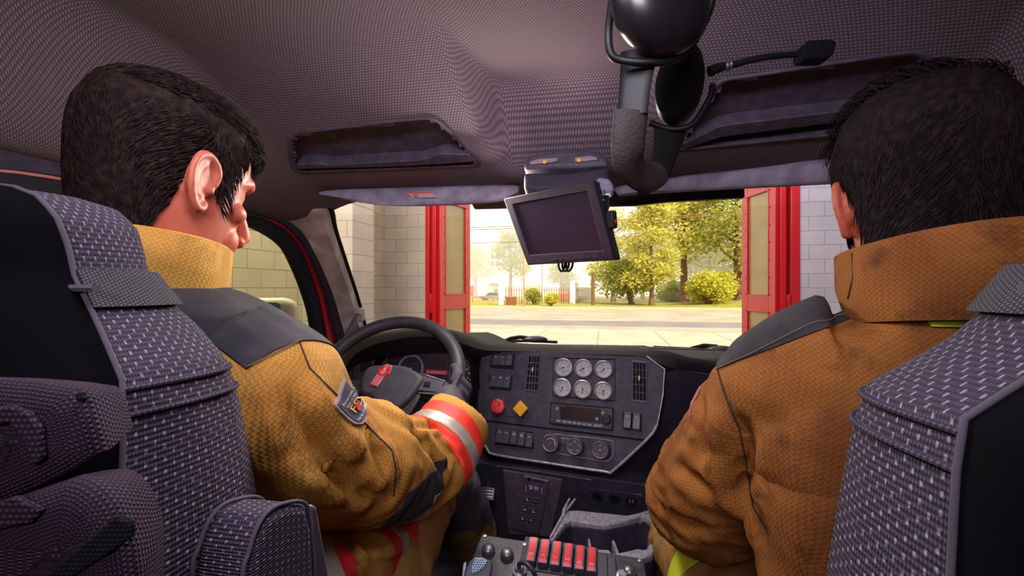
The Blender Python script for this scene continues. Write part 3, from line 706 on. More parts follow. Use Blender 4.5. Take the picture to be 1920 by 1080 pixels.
# doors: window opening with painted red edge, rubber seal, trim and pane
GE = [(-130, 347), (0, 350), (110, 362), (300, 385), (463, 421), (498, 433), (524, 449), (542, 466), (560, 502), (578, 548), (591, 595), (596, 640), (600, 720)]
RI = [(-130, 318), (0, 322), (110, 337), (300, 367), (463, 402), (498, 411), (527, 424), (552, 445), (571, 474), (586, 513), (601, 560), (610, 605), (617, 650), (622, 720)]
RO = [(-130, 311), (0, 315), (110, 329), (300, 358), (465, 396.5), (499, 405), (532, 419), (558, 441), (579, 471), (597, 511), (614, 558), (625, 605), (637, 650), (645, 720)]
TO = [(-130, 296), (0, 300), (110, 314), (300, 345), (467, 391), (505, 398), (544, 416), (576, 443), (598, 482), (620, 539), (638, 598), (648, 640), (655, 720)]
def door(mir, nm):
    XD = -.985
    f = (lambda p: V((2*XC-p.x, p.y, p.z))) if mir else (lambda p: p)
    g = lambda pts, X, k=40: [f(p) for p in resample(catmull([WX(x, y, X) for x, y in pts], 5), k)]
    s = -1 if mir else 1
    b = MB(); b.band(g(TO, XD+.030), g(RO, XD+.030), V((-.03*s, 0, 0)), 40); o = b.build(nm, M_doortrim, None, 40); struct(o)
    b = MB(); b.band(g(RO, XD+.018), g(RI, XD+.018), V((-.03*s, 0, 0)), 40); b.build('painted_edge', M_redbody, o, 60)
    b = MB(); b.band(g(RI, XD+.012), g(GE, XD+.012), V((-.03*s, 0, 0)), 40); b.build('window_seal', M_seal, o, 60)
    lo = 1.86
    G = [p for p in g(GE, XD) if p.z > lo]; b = MB(); b.loft([[p, V((p.x, p.y, lo)), V((p.x-.005*s, p.y, lo)), p+V((-.005*s, 0, 0))] for p in G]); b.build('pane', M_paneside, o, 60)
    b = MB(); y0 = -.35; y1 = G[-1].y+.12; X = f(V((XD, 0, 0))).x
    b.loft([[V((X+q*s, y, z)) for q, z in ((-.03, 1.12), (.04, 1.12), (.05, 1.6), (.035, 1.86), (-.03, 1.88))] for y in (y0, y1)]); b.build('lower_panel', M_doortrim, o, 30, .008)
    b = MB(); b.tube([V((X+.06*s, .75, 1.62)), V((X+.10*s, .80, 1.63)), V((X+.10*s, 1.02, 1.65)), V((X+.06*s, 1.08, 1.65))], .016, 8); b.build('pull_handle', M_black, o, 60)
    return o
door(False, 'door_1'); door(True, 'door_6')
for mir in (False, True):                     # body side between door and roof, behind the front doors
    f = (lambda p: V((2*XC-p.x, p.y, p.z))) if mir else (lambda p: p)
    b = MB(); b.loft([[f(V((x, y, z))) for x, z in ((-.99, 2.40), (-.965, 2.40), (-.96, 2.50), (-.99, 2.72))] for y in (-.9, 1.30)]); struct(b.build('trim_10' if not mir else 'trim_11', M_doortrim))
    b = MB(); b.loft([[f(V((x, y, z))) for x, z in ((-1.0, 1.1), (-.95, 1.1), (-.95, 2.45), (-1.0, 2.45))] for y in (-1.0, -.12)]); struct(b.build('wall_side' if not mir else 'wall_side_far', M_doortrim))

# grab handle on the left pillar
a = WY(668, 598, 1.50); t = thing('grab_handle', 'grey grab handle on the left windshield pillar', 'handle', a)
hp = catmull([WY(672, 592, 1.55), WY(664, 606, 1.50), WY(652, 630, 1.48), WY(644, 668, 1.47), WY(646, 700, 1.50)], 6); b = MB(); b.tube(hp, .011, 12); b.build('grip', plain('pale_grey_rubber', (112, 112, 128), .5), t, 60)
b = MB(); b.box(WY(674, 590, 1.56), (.03, .03, .05)); b.box(WY(648, 704, 1.52), (.03, .05, .04)); b.build('mount', M_pillar, t, 35, .006)
# outside mirror
a = WX(520, 590, -1.32); t = thing('side_mirror', 'white-backed outside mirror beyond the driver window', 'mirror', a)
f = Fr(a, (.92, .38, 0), (0, 0, 1)); o = [f.uv(x, y) for x, y in ((440, 560), (520, 559), (534, 561), (546, 566), (551, 580), (551, 640), (545, 690), (440, 690))]
b = MB(f.M); b.prism([p+V((0, 0, -.10)) for p in o], (0, 0, .10)); b.build('housing', plain('white_mirror_shell', (226, 222, 210), .5), t, 35, .022, 3)
b = MB(f.M); i = [f.uv(x, y, .004) for x, y in ((440, 566), (520, 566), (527, 570), (528, 680), (440, 682))]; b.prism(i, (0, 0, .012)); b.build('bezel', plain('window_tinted_bezel', (92, 132, 122), .5), t, 35, .003)  # teal of the tinted side window is painted into the bezel
b = MB(f.M); i = [f.uv(x, y, .018) for x, y in ((440, 573), (514, 573), (519, 577), (520, 674), (440, 674))]; b.prism(i, (0, 0, .003)); b.build('glass', plain('mirror_face', (150, 150, 142), .12, .8), t)
b = MB(); b.tube([a+V((.02, -.01, -.1)), a+V((.15, .03, -.16)), V((-1.02, a.y+.1, a.z-.18))], .018, 8); b.build('arm', M_black, t, 60)
# wipers
def wiper(label, pts, blade, bulge):
    t = thing('wiper', label, 'wiper', pts[0]); b = MB(); b.tube(pts, .008, 8); b.build('arm', M_blacksoft, t, 60)
    b = MB(); b.tube(blade, .006, 8); b.tube([p+V((0, .0, .012)) for p in blade[1:-1]], .005, 6); b.build('blade', M_black, t, 60)
    b = MB(); b.ball(bulge, (.05, .03, .014), 14, 8); b.build('pivot_cap', M_switch, t, 60)
wiper('windshield wiper lying at the glass base above the air vent', [WY(945, 640, 1.90), WY(958, 634.5, 1.89), WY(975, 632, 1.88), WY(990, 634, 1.88)], [WY(930, 640, 1.93), WY(990, 639, 1.93), WY(1045, 641.5, 1.92)], WY(1004, 636, 1.88))
wiper('windshield wiper at the glass base by the passenger shoulder', [WY(1345, 650, 1.8), WY(1320, 648, 1.82), WY(1300, 653, 1.84), WY(1280, 660, 1.84)], [WY(1225, 651, 1.90), WY(1280, 653.5, 1.88), WY(1345, 656, 1.84)], WY(1352, 655, 1.8))

# sun visors
def visor(label, top, bot, Y, sticker):
    A = resample(catmull([WY(x, y, Y+dy) for x, y, dy in top], 5), 30); B = resample(catmull([WY(x, y, Y+dy) for x, y, dy in bot], 5), 30)
    t = thing('sun_visor', label, 'visor', (A[15]+B[15])/2); rings = []
    for a, c in zip(A, B):
        d = (c-a); n = V((0, -1, -.3)).normalized()
        rings.append([a+V((0, .012, .0)), a+n*.008, a+d*.25+n*.016, a+d*.8+n*.014, c+n*.004, c+V((0, .014, 0))])
    b = MB(); b.loft(rings); b.build('panel', M_visor, t, 60); return t, A, B
t, A, B = visor('long grey sun visor with a warning sticker above the steering wheel', [(603, 359, 0), (640, 355, 0), (780, 350, .04), (950, 343, .06), (974, 348, .06)], [(606, 365, 0), (690, 381, -.02), (780, 385, .02), (930, 378, .04), (972, 362, .06)], 1.16, 1)
def on_visor(px, py, o=.018):
    pt = W(px, py, 1.2); i = min(range(30), key=lambda k: abs(proj((A[k]+B[k])/2)[0]-px)); return WY(px, py, (A[i].y+B[i].y)/2-o)
cS = [(761, 361), (807, 360), (823, 370), (773, 371)]; b = MB(); b.prism([on_visor(*p, .022) for p in cS], (0, .002, 0)); s = b.build('sticker', plain('pale_sticker', (176, 160, 166), .6), t)
b = MB(); b.prism([on_visor(*p, .0225) for p in ((761, 361), (807, 360), (810, 362), (764, 363.2))], (0, .001, 0)); b.build('warning_stripe', M_orange, s)
b = MB()
for k in range(4): b.prism([on_visor(*p, .0226) for p in ((788+k*.8, 364.4+k*1.6), (812+k*1.6, 363.9+k*1.6), (812.6+k*1.6, 364.6+k*1.6), (788.5+k*.8, 365.1+k*1.6))], (0, .0006, 0))
b.prism([on_visor(*p, .0226) for p in ((772, 364.6), (783, 364.3), (786, 369.6), (777, 370))], (0, .0006, 0)); b.build('printing', M_dim, s)
t, A, B = visor('long grey sun visor above the passenger side of the windshield', [(1150, 352, 0), (1180, 345, .0), (1300, 325, -.02), (1450, 308, -.06), (1600, 292, -.12)], [(1160, 366, 0), (1185, 364, 0), (1300, 357, -.02), (1450, 349, -.06), (1600, 341, -.12)], 1.22, 0)
b = MB(); b.box(WY(1207, 360, 1.20), (.03, .012, .012)); b.build('clip', M_recess, t, 35, .003)

# mirror/header band seen under the visors
b = MB(); b.band([WY(x, y, 1.36) for x, y in ((1140, 360), (1250, 346), (1396, 334))], [WY(x, y, 1.36) for x, y in ((1135, 386), (1188, 385), (1250, 378), (1396, 370))], V((0, .02, 0)), 20); struct(b.build('trim_12', M_dashdark, None, 40))
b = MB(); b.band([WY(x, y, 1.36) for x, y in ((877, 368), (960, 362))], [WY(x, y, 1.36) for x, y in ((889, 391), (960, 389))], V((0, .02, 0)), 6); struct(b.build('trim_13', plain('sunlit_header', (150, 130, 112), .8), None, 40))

# overhead lamp console
f = Fr(W(1064, 325, 1.03), (1, 0, 0), (0, .35, .94)); t = thing('overhead_console', 'dark overhead lamp console behind the hanging monitor', 'console', f.o)
b = MB(f.M); b.prism([f.uv(x, y) + V((0, 0, -.10)) for x, y in ((984, 330), (1064, 330), (1143, 318), (1144, 352), (1134, 362), (984, 362))], (0, 0, .115)); b.build('body', M_dashdark, t, 35, .012, 3)
b = MB(f.M); b.prism([f.uv(x, y) + V((0, 0, -.13)) for x, y in ((984, 326), (986, 310), (998, 299), (1040, 294), (1095, 290), (1120, 292), (1138, 305), (1142, 318))], (0, 0, .15)); b.build('housing', M_storage, t, 35, .008, 3)
for k, (o, lab) in enumerate((([(994, 305), (1010, 300), (1046, 298), (1044, 304), (996, 310)], 0), ([(1078, 297), (1108, 294), (1120, 297), (1120, 301), (1078, 304)], 1))):
    b = MB(f.M); b.prism([f.uv(x, y, .021) for x, y in o], (0, 0, .004)); l = b.build('lamp_lens', plain('lamp_lens', (150, 138, 146), .3), t, 35, .001)
    b = MB(f.M); b.ball(f.uv((1022, 1086)[k], (303, 300)[k], .026), (.006, .006, .004), 8, 6); b.build('bulb', plain('amber_bulb', (222, 176, 84), .4), l)
b = MB(f.M); b.prism([f.uv(x, y, .032) for x, y in ((1120, 345), (1143, 348), (1150, 360), (1152, 372), (1130, 374), (1118, 360))], (0, 0, .03)); k = b.build('mirror_mount', M_visor, t, 35, .008, 3)
b = MB(f.M); b.ball(f.uv(1135, 369, .064), (.008, .0035, .003), 10, 6); b.build('slot', M_recess, k)
# hanging monitor
cs = [W(945, 373, 1.05), W(1113, 337, .92), W(1155, 488, .90), W(990, 497, 1.03)]
f = Fr(sum(cs, V())/4, (cs[1]-cs[0])+(cs[2]-cs[3]), (cs[0]-cs[3])+(cs[1]-cs[2]))
t = thing('monitor', 'small switched-off camera monitor hanging under the overhead console', 'monitor', f.o)
P = lambda x, y, n=0: f.uv(x, y, n)
outer = [P(945, 373), P(1113, 337), P(1152, 488), P(990, 497)]; cen = sum(outer, V())/4
sq = lambda k, n: [cen+(p-cen)*k+V((0, 0, n)) for p in outer]
b = MB(f.M); b.prism(sq(1.0, -.034), (0, 0, .028)); b.build('back_case', M_black, t, 35, .005, 3)
b = MB(f.M); scr = [P(962, 383), P(1101, 358), P(1131, 469), P(993, 478)]; b.frame(sq(1.0, -.006), [p+V((0, 0, -.006)) for p in scr], (0, 0, .008)); b.build('bezel', M_bezel, t, 35, .002)
b = MB(f.M); sc2 = sum(scr, V())/4; b.prism([sc2+(p-sc2)*1.01+V((0, 0, -.008)) for p in scr], (0, 0, .005)); b.build('screen', M_screen, t)
for k in range(7):
    x, y = 1040+k*13, 487.5-k*.9; b = MB(f.M); b.prism([P(x-4, y-2, .001), P(x+4, y-2.4, .001), P(x+4.5, y+2, .001), P(x-3.5, y+2.4, .001)], (0, 0, .003)); b.build('button', M_bezel, t, 35, .0006)
b = MB(f.M); q = P(1127, 481, .002); b.frame([q+V((math.cos(a)*.0075, math.sin(a)*.0075, 0)) for a in np.linspace(0, 2*PI, 12, endpoint=False)], [q+V((math.cos(a)*.006, math.sin(a)*.006, 0)) for a in np.linspace(0, 2*PI, 12, endpoint=False)], (0, 0, .002)); b.build('power_button', M_dashdark, t)
b = MB(f.M); q = outer[1].lerp(outer[2], .5); b.box(q+V((.006, 0, -.022)), (.016, .035, .02)); s = b.build('port_cover', M_black, t, 35, .003)
b = MB(f.M); b.box(q+V((.0145, -.004, -.02)), (.002, .006, .006)); b.build('orange_mark', M_orange, s)
b = MB(f.M); q = outer[1].lerp(outer[2], .18); b.tube([q+V((.004, .01, -.02)), q+V((.004, -.012, -.02))], .003, 6); b.build('screw', M_chrome, t)
b = MB(); q = f.M @ V((cen.x, cen.y+.03, -.034)); e = W(1064, 345, 1.17); b.tube([q, q+V((0, .05, .03)), e], .016, 10); b.build('swivel_bracket', M_black, t, 50)
b = MB(); q = f.M @ V((cen.x, outer[3].y*.5+outer[2].y*.5+.004, -.02))
for k in range(3): b.tube(catmull([q+V((k*.008-.012, .0, .01)), q+V((k*.008-.012, 0, -.012)), q+V((k*.007-.006, .004, -.021)), q+V((k*.008+.0, .008, -.010)), q+V((k*.008+.001, .012, .015))], 5), .0024, 6)
b.build('cable', M_blacksoft, t, 60)
# headset hung from the roof
M_hblack = plain('headset_black', (13, 13, 16), .5, 0, .3); M_hsoft = plain('headset_soft_black', (10, 10, 12), .8, 0, .2)
t = thing('headset', 'black radio headset hanging upside down from the roof', 'headset', W(1240, 20, .5))
b = MB(); b.tube(resample(catmull([W(1200, 95, .50), W(1192, 150, .50), W(1185, 215, .50)], 6), 14), [.021, .018, .0165, .0165], 12, flat=.22, up=(0, 0, 1) and (0.3, .95, 0)); b.build('near_arm', M_hblack, t, 60)
b = MB(); b.tube(resample(catmull([W(1183, 208, .50), W(1178, 260, .505), W(1180, 300, .515), W(1198, 326, .545), W(1222, 330, .59), W(1238, 322, .615)], 6), 26), [.0185, .0185, .020, .022, .019, .016], 14, flat=.45, up=CF); b.build('padded_band', stained('worn_brown_leather', (34, 26, 24), (50, 42, 42), 14, .8, .6, 300), t, 60)
b = MB(); b.tube(resample(catmull([W(1238, 322, .615), W(1248, 285, .625), W(1256, 240, .63)], 6), 14), [.014, .017, .022], 12, flat=.22, up=CF); b.build('far_arm', M_hsoft, t, 60)
Mc = Matrix.Rotation(-YAW*0+.5, 3, 'Z')
b = MB(); b.ball(W(1238, 0, .48), (.056, .032, .058), 28, 18, M=Mc); b.build('near_ear_cup', plain('glossy_black_shell', (22, 20, 24), .28, 0, .5), t, 180)
b = MB(); b.ball(W(1244, 0, .505), (.054, .022, .056), 24, 12, M=Mc); b.build('near_ear_cushion', M_hsoft, t, 180)
b = MB(); b.ball(W(1275, 158, .625), (.042, .024, .056), 28, 18, M=Matrix.Rotation(.25, 3, 'Y') @ Matrix.Rotation(.9, 3, 'Z')); b.build('far_ear_cup', M_hblack, t, 180)
b = MB(); q = W(1268, 160, .600); b.ball(q, (.030, .010, .042), 24, 12, M=Matrix.Rotation(.25, 3, 'Y') @ Matrix.Rotation(.5, 3, 'Z')); b.build('far_ear_cushion', M_hsoft, t, 180)
b = MB(); b.tube(catmull([W(1147, 5, .5), W(1141, 60, .49), W(1145, 100, .49), W(1165, 113, .49), W(1215, 117, .485), W(1262, 112, .49), W(1300, 80, .50), W(1330, 20, .51), W(1334, -10, .51)], 5), .0042, 10); b.build('near_yoke', M_hblack, t, 60)
b = MB(); b.tube(catmull([W(1336, 160, .625), W(1330, 185, .62), W(1300, 232, .62), W(1258, 242, .625), W(1218, 230, .63)], 5), .0042, 10); b.build('far_yoke', M_hblack, t, 60)
b = MB(); b.tube(catmull([W(1330, 134, .625), W(1352, 126, .625), W(1375, 121, .625), W(1430, 108, .62), W(1500, 101, .62)], 5), [.007, .006, .0045, .0042, .0042], 10); m = b.build('mic_boom', M_hsoft, t, 60)
b = MB()
for x, y in ((1362, 124), (1369, 122)): b.lathe([(.0068, -.0016), (.0068, .0016)], Matrix.Translation(W(x, y, .625)) @ Matrix.Rotation(PI/2, 4, 'Y'), 12)
b.build('boom_collar', M_steel, m)
b = MB(); f = Fr(W(1526, 100, .62), CR, CZ); b.M = f.M; b.prism([f.uv(x, y)+V((0, 0, -.012)) for x, y in ((1497, 92), (1506, 83), (1550, 81), (1558, 88), (1553, 108), (1545, 117), (1500, 118), (1495, 112))], (0, 0, .024)); b.build('mic_foam', plain('black_foam', (20, 18, 24), .95, 0, .1, .9, 500), t, 35, .008, 3)
b = MB(); q = W(1244, -50, .5); b.tube(catmull([q, q+V((.01, .02, .05)), V((q.x+.02, q.y+.03, head_z(q.x, q.y)+.01))], 5), .004, 8); b.build('cable', M_hsoft, t, 60)
# ------------------------------------------------------------ dashboard
dash = thing('dashboard', 'dark angular truck dashboard with gauges, switches and radio under the windshield', 'dashboard', (XC, 1.45, 1.9))
Fp = Fr(W(1085, 760, 1.30), (math.cos(.21), -math.sin(.21), 0), (0, .24, .97))
def PL(fr, pts, n=0, d=0): return [fr.uv(x, y, n)-V((0, 0, d)) for x, y in pts]
# padded top: crest, lip towards the driver, slope to the glass
top = [(640, 664, 1.40), (660, 648, 1.40), (690, 631, 1.38), (722, 622, 1.36), (775, 616, 1.35), (830, 618, 1.36), (870, 628, 1.40), (905, 641, 1.44), (945, 645, 1.46), (1000, 648, 1.46), (1100, 652, 1.43), (1200, 656, 1.39), (1245, 658, 1.37), (1290, 670, 1.42), (1335, 676, 1.48), (1420, 690, 1.50), (1560, 720, 1.50)]
lip = [(642, 700, 1.36), (662, 668, 1.36), (692, 650, 1.33), (726, 640, 1.30), (775, 632, 1.29), (828, 633, 1.30), (866, 644, 1.33), (903, 656, 1.37), (945, 658, 1.385), (1000, 660, 1.375), (1100, 664, 1.34), (1200, 668, 1.31), (1247, 686, 1.30), (1290, 697, 1.40), (1335, 702, 1.46), (1420, 716, 1.48), (1560, 746, 1.48)]
T = resample(catmull([WY(*p) for p in top], 4), 64); L = resample(catmull([WY(*p) for p in lip], 4), 64); rings = []
for a, c in zip(T, L):
    yb = 1.93-.30*((a.x-XC)/.8)**2; yb = max(yb, a.y+.1)
    m = a.lerp(c, .45)+V((0, -.012, .004))
    rings.append([c, m, a+V((0, -.004, 0)), a+V((0, .03, .0)), V((a.x, a.y+.14, a.z-.035)), V((a.x, yb, min(a.z-.05, 2.02))), V((a.x, yb, 1.85)), V((c.x, c.y+.05, c.z-.04))])
b = MB(); b.loft(rings); b.build('top_pad', M_padtop, dash, 50)
b = MB(); b.box((-.52, 1.60, 1.72), (.86, .30, .50)); b.box((.36, 1.66, 1.62), (.92, .24, .72)); b.box((-.08, 1.60, 1.68), (.5, .3, .6)); b.build('body', M_dashdark, dash, 35, .02)
# centre panel
out = [(903, 657), (1100, 663), (1212, 668), (1246, 692), (1243, 740), (1234, 795), (1218, 822), (1150, 884), (1135, 886), (930, 855), (915, 846), (905, 832), (893, 780), (897, 700)]
b = MB(Fp.M); b.prism(PL(Fp, out, 0, .10), (0, 0, .10)); cp = b.build('centre_panel', M_dash, dash, 35, .004)
b = MB(Fp.M); b.tube(catmull(PL(Fp, [(906, 826), (914, 843), (930, 853), (1030, 869), (1132, 884), (1150, 882), (1216, 821), (1231, 798)], .002), 5), .0042, 8); b.build('silver_trim', M_trimsilver, dash, 60)
b = MB(Fp.M); b.tube(PL(Fp, [(893, 786), (960, 795), (1060, 807), (1150, 818), (1216, 826)], .001), .0022, 6); b.build('panel_groove', M_recess, dash, 60)
b = MB(Fp.M); b.tube(PL(Fp, [(1213, 668), (1246, 692), (1243, 740), (1232, 800)], .001), .0022, 6); b.build('panel_edge', M_trimsilver, dash, 60)
b = MB(); b.loft([[WY(1248, 690, 1.33), WY(1420, 716, 1.50), WY(1420, 716, 1.60), WY(1250, 690, 1.5)], [WY(1246, 760, 1.34), WY(1420, 800, 1.50), WY(1420, 800, 1.6), WY(1246, 760, 1.5)], [WY(1150, 886, 1.36), WY(1400, 960, 1.52), WY(1400, 960, 1.6), WY(1150, 886, 1.5)]]); b.build('passenger_panel', M_dashdark, dash, 30)
b = MB(); b.tube([WY(1247, 692, 1.325), WY(1330, 702, 1.445)], .0022, 6); b.build('passenger_edge', M_trimsilver, dash, 60)
def rocker(fr, px, py, w, h, parent, mat=M_switch, mark=None, tilt=1, name='rocker_switch', skew=0):
    c = fr.uv(px, py); a = fr.uv(px-w/2, py); d = fr.uv(px+w/2, py); W2 = (d-a).length*.46
    tp = fr.uv(px, py-h/2); bt = fr.uv(px, py+h/2); H = (tp-bt).length*.5
    M = fr.M @ Matrix.Translation(c)
    prof = [(H, -.004), (H, .004), (H*.86, .007), (H*.25, .0065), (-H*.45, .0085*tilt+.002), (-H*.85, .0115*tilt), (-H, .009), (-H, -.004)]
    b = MB(M); b.loft([[V((x, y, z)) for y, z in prof] for x in (-W2, -W2*.86, W2*.86, W2)]); o = b.build(name, mat, parent, 28, .0008)
    if mark:
        b = MB(M); 
        if mark == 'dash': b.box((0, H*.55, .0073), (W2*.8, H*.09, .001))
        elif mark == 'dot': b.ball((0, H*.5, .0072), (W2*.18, W2*.18, .0008), 8, 4)
        elif mark == 'fan':
            for k in range(3): b.box((0, H*.5, .0074), (W2*1.0, H*.10, .001), M=Matrix.Rotation(k*PI/3+.3, 3, 'Z'))
        elif mark == 'arrow': b.add([V((W2*.1, H*.5+W2*.35, .0076)), V((-W2*.55, H*.5, .0076)), V((W2*.1, H*.5-W2*.35, .0076))], [(0, 1, 2)]); b.box((W2*.45, H*.55, .0075), (W2*.22, W2*.22, .001)); b.box((W2*.45, H*.38, .0075), (W2*.22, W2*.2, .001))
        elif mark == 'drop': b.ball((0, H*.5, .0076), (W2*.2, W2*.3, .0008), 8, 4); b.box((W2*.4, H*.5, .0076), (W2*.12, W2*.12, .001)); b.box((-W2*.4, H*.5, .0076), (W2*.12, W2*.12, .001))
        b.build('symbol', M_yellowish if mark in ('fan', 'arrow', 'drop') else M_white, o)
    return o
def well(fr, pts, name='switch_well', mat=M_blacksoft, n=.0015, parent=None):
    b = MB(fr.M); b.prism(PL(fr, pts, -.002), (0, 0, .002+n)); return b.build(name, mat, parent or dash, 35, .0008)
well(Fp, [(923, 664), (966, 664), (964, 693), (919, 690)]); well(Fp, [(918, 702), (962, 704), (959, 732), (918, 729)])
for x, y in ((931, 675), (943, 675.5), (956, 676)): rocker(Fp, x, y, 13, 21, dash, mark='dot')
for i, (x, y) in enumerate(((927, 714), (939.5, 715), (952, 716))): rocker(Fp, x, y, 13, 25, dash, mark='dash' if i == 1 else 'dot')
well(Fp, [(930, 802), (1001, 810), (1002, 842), (928, 833)])
for i, (x, y) in enumerate(((938, 817), (951, 819), (965, 820.5), (979, 823), (993.5, 825.5))): rocker(Fp, x, y, 13.5, 27, dash, mark=('dash', 'dash', 'fan', 'fan', 'drop')[i])
well(Fp, [(1168, 771), (1203, 776), (1203, 808), (1167, 804)])
for i, (x, y) in enumerate(((1177, 788), (1194, 790.5))): rocker(Fp, x, y, 14.5, 32, dash, mark=('arrow', 'drop')[i])
# gauges
b = MB(Fp.M); b.tube(PL(Fp, [(1038, 671), (1153, 674), (1153, 752), (1036, 742)], .001), .0014, 6, loop=True); b.build('gauge_panel_edge', M_recess, dash)
def gauge(fr, px, py, rpx, parent, face, ring, rot=0, ticks=11, mark=M_black, dome=True, name='gauge', sweep=4.2):
    c = fr.uv(px, py); r = (fr.uv(px+rpx, py)-c).length; M = fr.M @ Matrix.Translation(c)
    b = MB(M); b.lathe([(r*.98, -.002), (r*1.04, .003), (r*1.02, .008), (r*.93, .009), (r*.87, .006), (r*.86, .002)], None, 32, 0, False); o = b.build(name, ring, parent, 40)
    b = MB(M); b.lathe([(r*.9, .001), (r*.9, .003), (.0001, .003)], None, 32); b.build('dial', face, o, 40)
    b = MB(M)
    for k in range(ticks):
        a = -PI/2-sweep/2+ (2*PI-sweep)/2*0 + (k/(ticks-1))*sweep + PI; x, y = math.cos(a), math.sin(a); big = k % 2 == 0
        b.box((x*r*.70, y*r*.70, .0034), (r*(.16 if big else .09), r*.035, .0006), M=Matrix.Rotation(a, 3, 'Z'))
        if big: b.text(str(int(k*15)), M and Matrix.Translation((x*r*.48, y*r*.48, .0034)), r*.20)
    b.text('PSI', Matrix.Translation((0, -r*.42, .0034)), r*.2)
    b.build('scale', mark, o)
    b = MB(M); a = PI*.5+1.8+rot; b.tube([V((-math.cos(a)*r*.15, -math.sin(a)*r*.15, .0045)), V((math.cos(a)*r*.55, math.sin(a)*r*.55, .0045))], [.0012, .0004], 6); b.ball((0, 0, .0045), (r*.08, r*.08, .002), 10, 6); b.build('needle', mark, o, 60)
    return o
for i, (x, y) in enumerate(((1057, 689.5), (1094.5, 691), (1132.5, 693), (1055, 727), (1093, 730), (1131.5, 733))): gauge(Fp, x, y, 16.6, dash, M_gface, M_chrome, .3*i)
# vents
def vent(fr, pts, cols, rows, parent, tab, name='air_vent'):
    c = [fr.uv(*p) for p in pts]; b = MB(fr.M); cen = sum(c, V())/4
    b.frame([cen+(p-cen)*1.10+V((0, 0, -.001)) for p in c], [p+V((0, 0, -.001)) for p in c], (0, 0, .004)); o = b.build(name, M_switch, parent, 35, .0006)
    b = MB(fr.M); b.prism([p+V((0, 0, .0002)) for p in c], (0, 0, .0008)); b.build('duct', M_recess, o)
    b = MB(fr.M); g = lambda s, t: (c[0].lerp(c[1], s)).lerp(c[3].lerp(c[2], s), t)
    for k in range(1, cols): b.tube([g(k/cols, 0)+V((0, 0, .002)), g(k/cols, 1)+V((0, 0, .002))], .0012, 4)
    for k in range(1, rows): b.tube([g(0, k/rows)+V((0, 0, .003)), g(1, k/rows)+V((0, 0, .003))], .0011, 4)
    b.build('grille', plain('grille_grey', (84, 82, 94), .5), o)
    if tab: b = MB(fr.M); b.box(g(.5, tab)+V((0, 0, .005)), (.004, .013, .006)); b.build('thumb_tab', plain('cream_tab', (190, 176, 160), .5), o, 35, .001)
    return o
vent(Fp, [(993, 668), (1011, 668.5), (1007.5, 732), (986.5, 730)], 4, 5, dash, .40); vent(Fp, [(1187, 679), (1211, 681), (1212, 752), (1187, 749)], 4, 5, dash, .42)
# brake knobs
well(Fp, [(929, 748), (999, 754), (997, 785), (932, 778)], 'knob_plate', M_dash, .0022)
c = Fp.uv(939, 762); M = Fp.M @ Matrix.Translation(c); r = (Fp.uv(952.5, 762)-c).length
b = MB(M); b.lathe([(r*.55, 0), (r*.55, .012), (r*.9, .014), (r, .018), (r*.98, .026), (r*.8, .030), (.001, .031)], None, 8); k = b.build('brake_knob', M_redknob, dash, 30, .0015); 
b = MB(M); b.lathe([(r*.62, -.001), (r*.62, .006), (r*.5, .007)], None, 20); b.build('knob_base', M_black, k)
c = Fp.uv(981, 766.5); M = Fp.M @ Matrix.Translation(c); r = (Fp.uv(995, 766.5)-c).length
b = MB(M); b.prism([V((r*math.cos(a), r*math.sin(a)*1.0, .014)) for a in (.12, PI/2+.12, PI+.12, 1.5*PI+.12)], (0, 0, .012)); k = b.build('brake_knob', M_yelknob, dash, 35, .002, 3)
b = MB(M); b.lathe([(r*.55, -.001), (r*.6, .012), (r*.5, .014)], None, 20); b.build('knob_base', M_black, k)
# radio
rc = [(1034, 755.5), (1149.5, 766), (1148.5, 806), (1032, 793)]
b = MB(Fp.M); b.prism(PL(Fp, rc, -.002), (0, 0, .006)); rad = b.build('radio', plain('radio_face_plastic', (50, 46, 54), .5), dash, 35, .001)
b = MB(Fp.M); b.frame([p for p in PL(Fp, [(1033, 754), (1150.5, 764.8), (1149.5, 807.5), (1030.8, 794.5)], .001)], PL(Fp, rc, .001), (0, 0, .004)); b.build('radio_frame', M_recess, rad)
b = MB(Fp.M); b.prism(PL(Fp, [(1050, 760), (1127, 767.5), (1126, 792.5), (1051, 785)], .004), (0, 0, .0008)); b.build('display', plain('radio_display', (30, 26, 36), .25), rad)
def pmat(fr, px, py, n): return fr.M @ Matrix.Translation(fr.uv(px, py, n))
b = MB(); b.text('Bluetooth', pmat(Fp, 1056, 762.3, .005), .0030); b.text('PWR', pmat(Fp, 1041.5, 760.5, .0045), .003); b.text('TUNE', pmat(Fp, 1137, 802, .0045), .0034); b.build('lettering', M_dim, rad)
for i, (x, y, w) in enumerate(((1048, 789.5, 8), (1058.5, 791, 7.5), (1068, 792.2, 7.5), (1077.5, 793.3, 7.5), (1087, 794.6, 7.5), (1096.5, 795.8, 7.5), (1106, 797, 7.5), (1121.5, 798.5, 16))):
    b = MB(Fp.M); b.prism(PL(Fp, [(x-w/2, y-2.6), (x+w/2, y-2.1), (x+w/2, y+2.4), (x-w/2, y+1.9)], .003), (0, 0, .003)); b.build('button', M_btn, rad, 35, .0006)
for x, y in ((1045, 766), (1130.5, 774), (1119.5, 785.5)): b = MB(pmat(Fp, x, y, .003)); b.lathe([(.0048, 0), (.0044, .0028), (.0001, .003)], None, 16); b.build('round_button', M_btn, rad, 40)
b = MB(pmat(Fp, 1137, 786.5, .003)); b.lathe([(.0135, 0), (.0130, .006), (.0115, .012), (.0085, .0125), (.0082, .010), (.0001, .010)], None, 24); b.build('volume_knob', M_black, rad, 35)
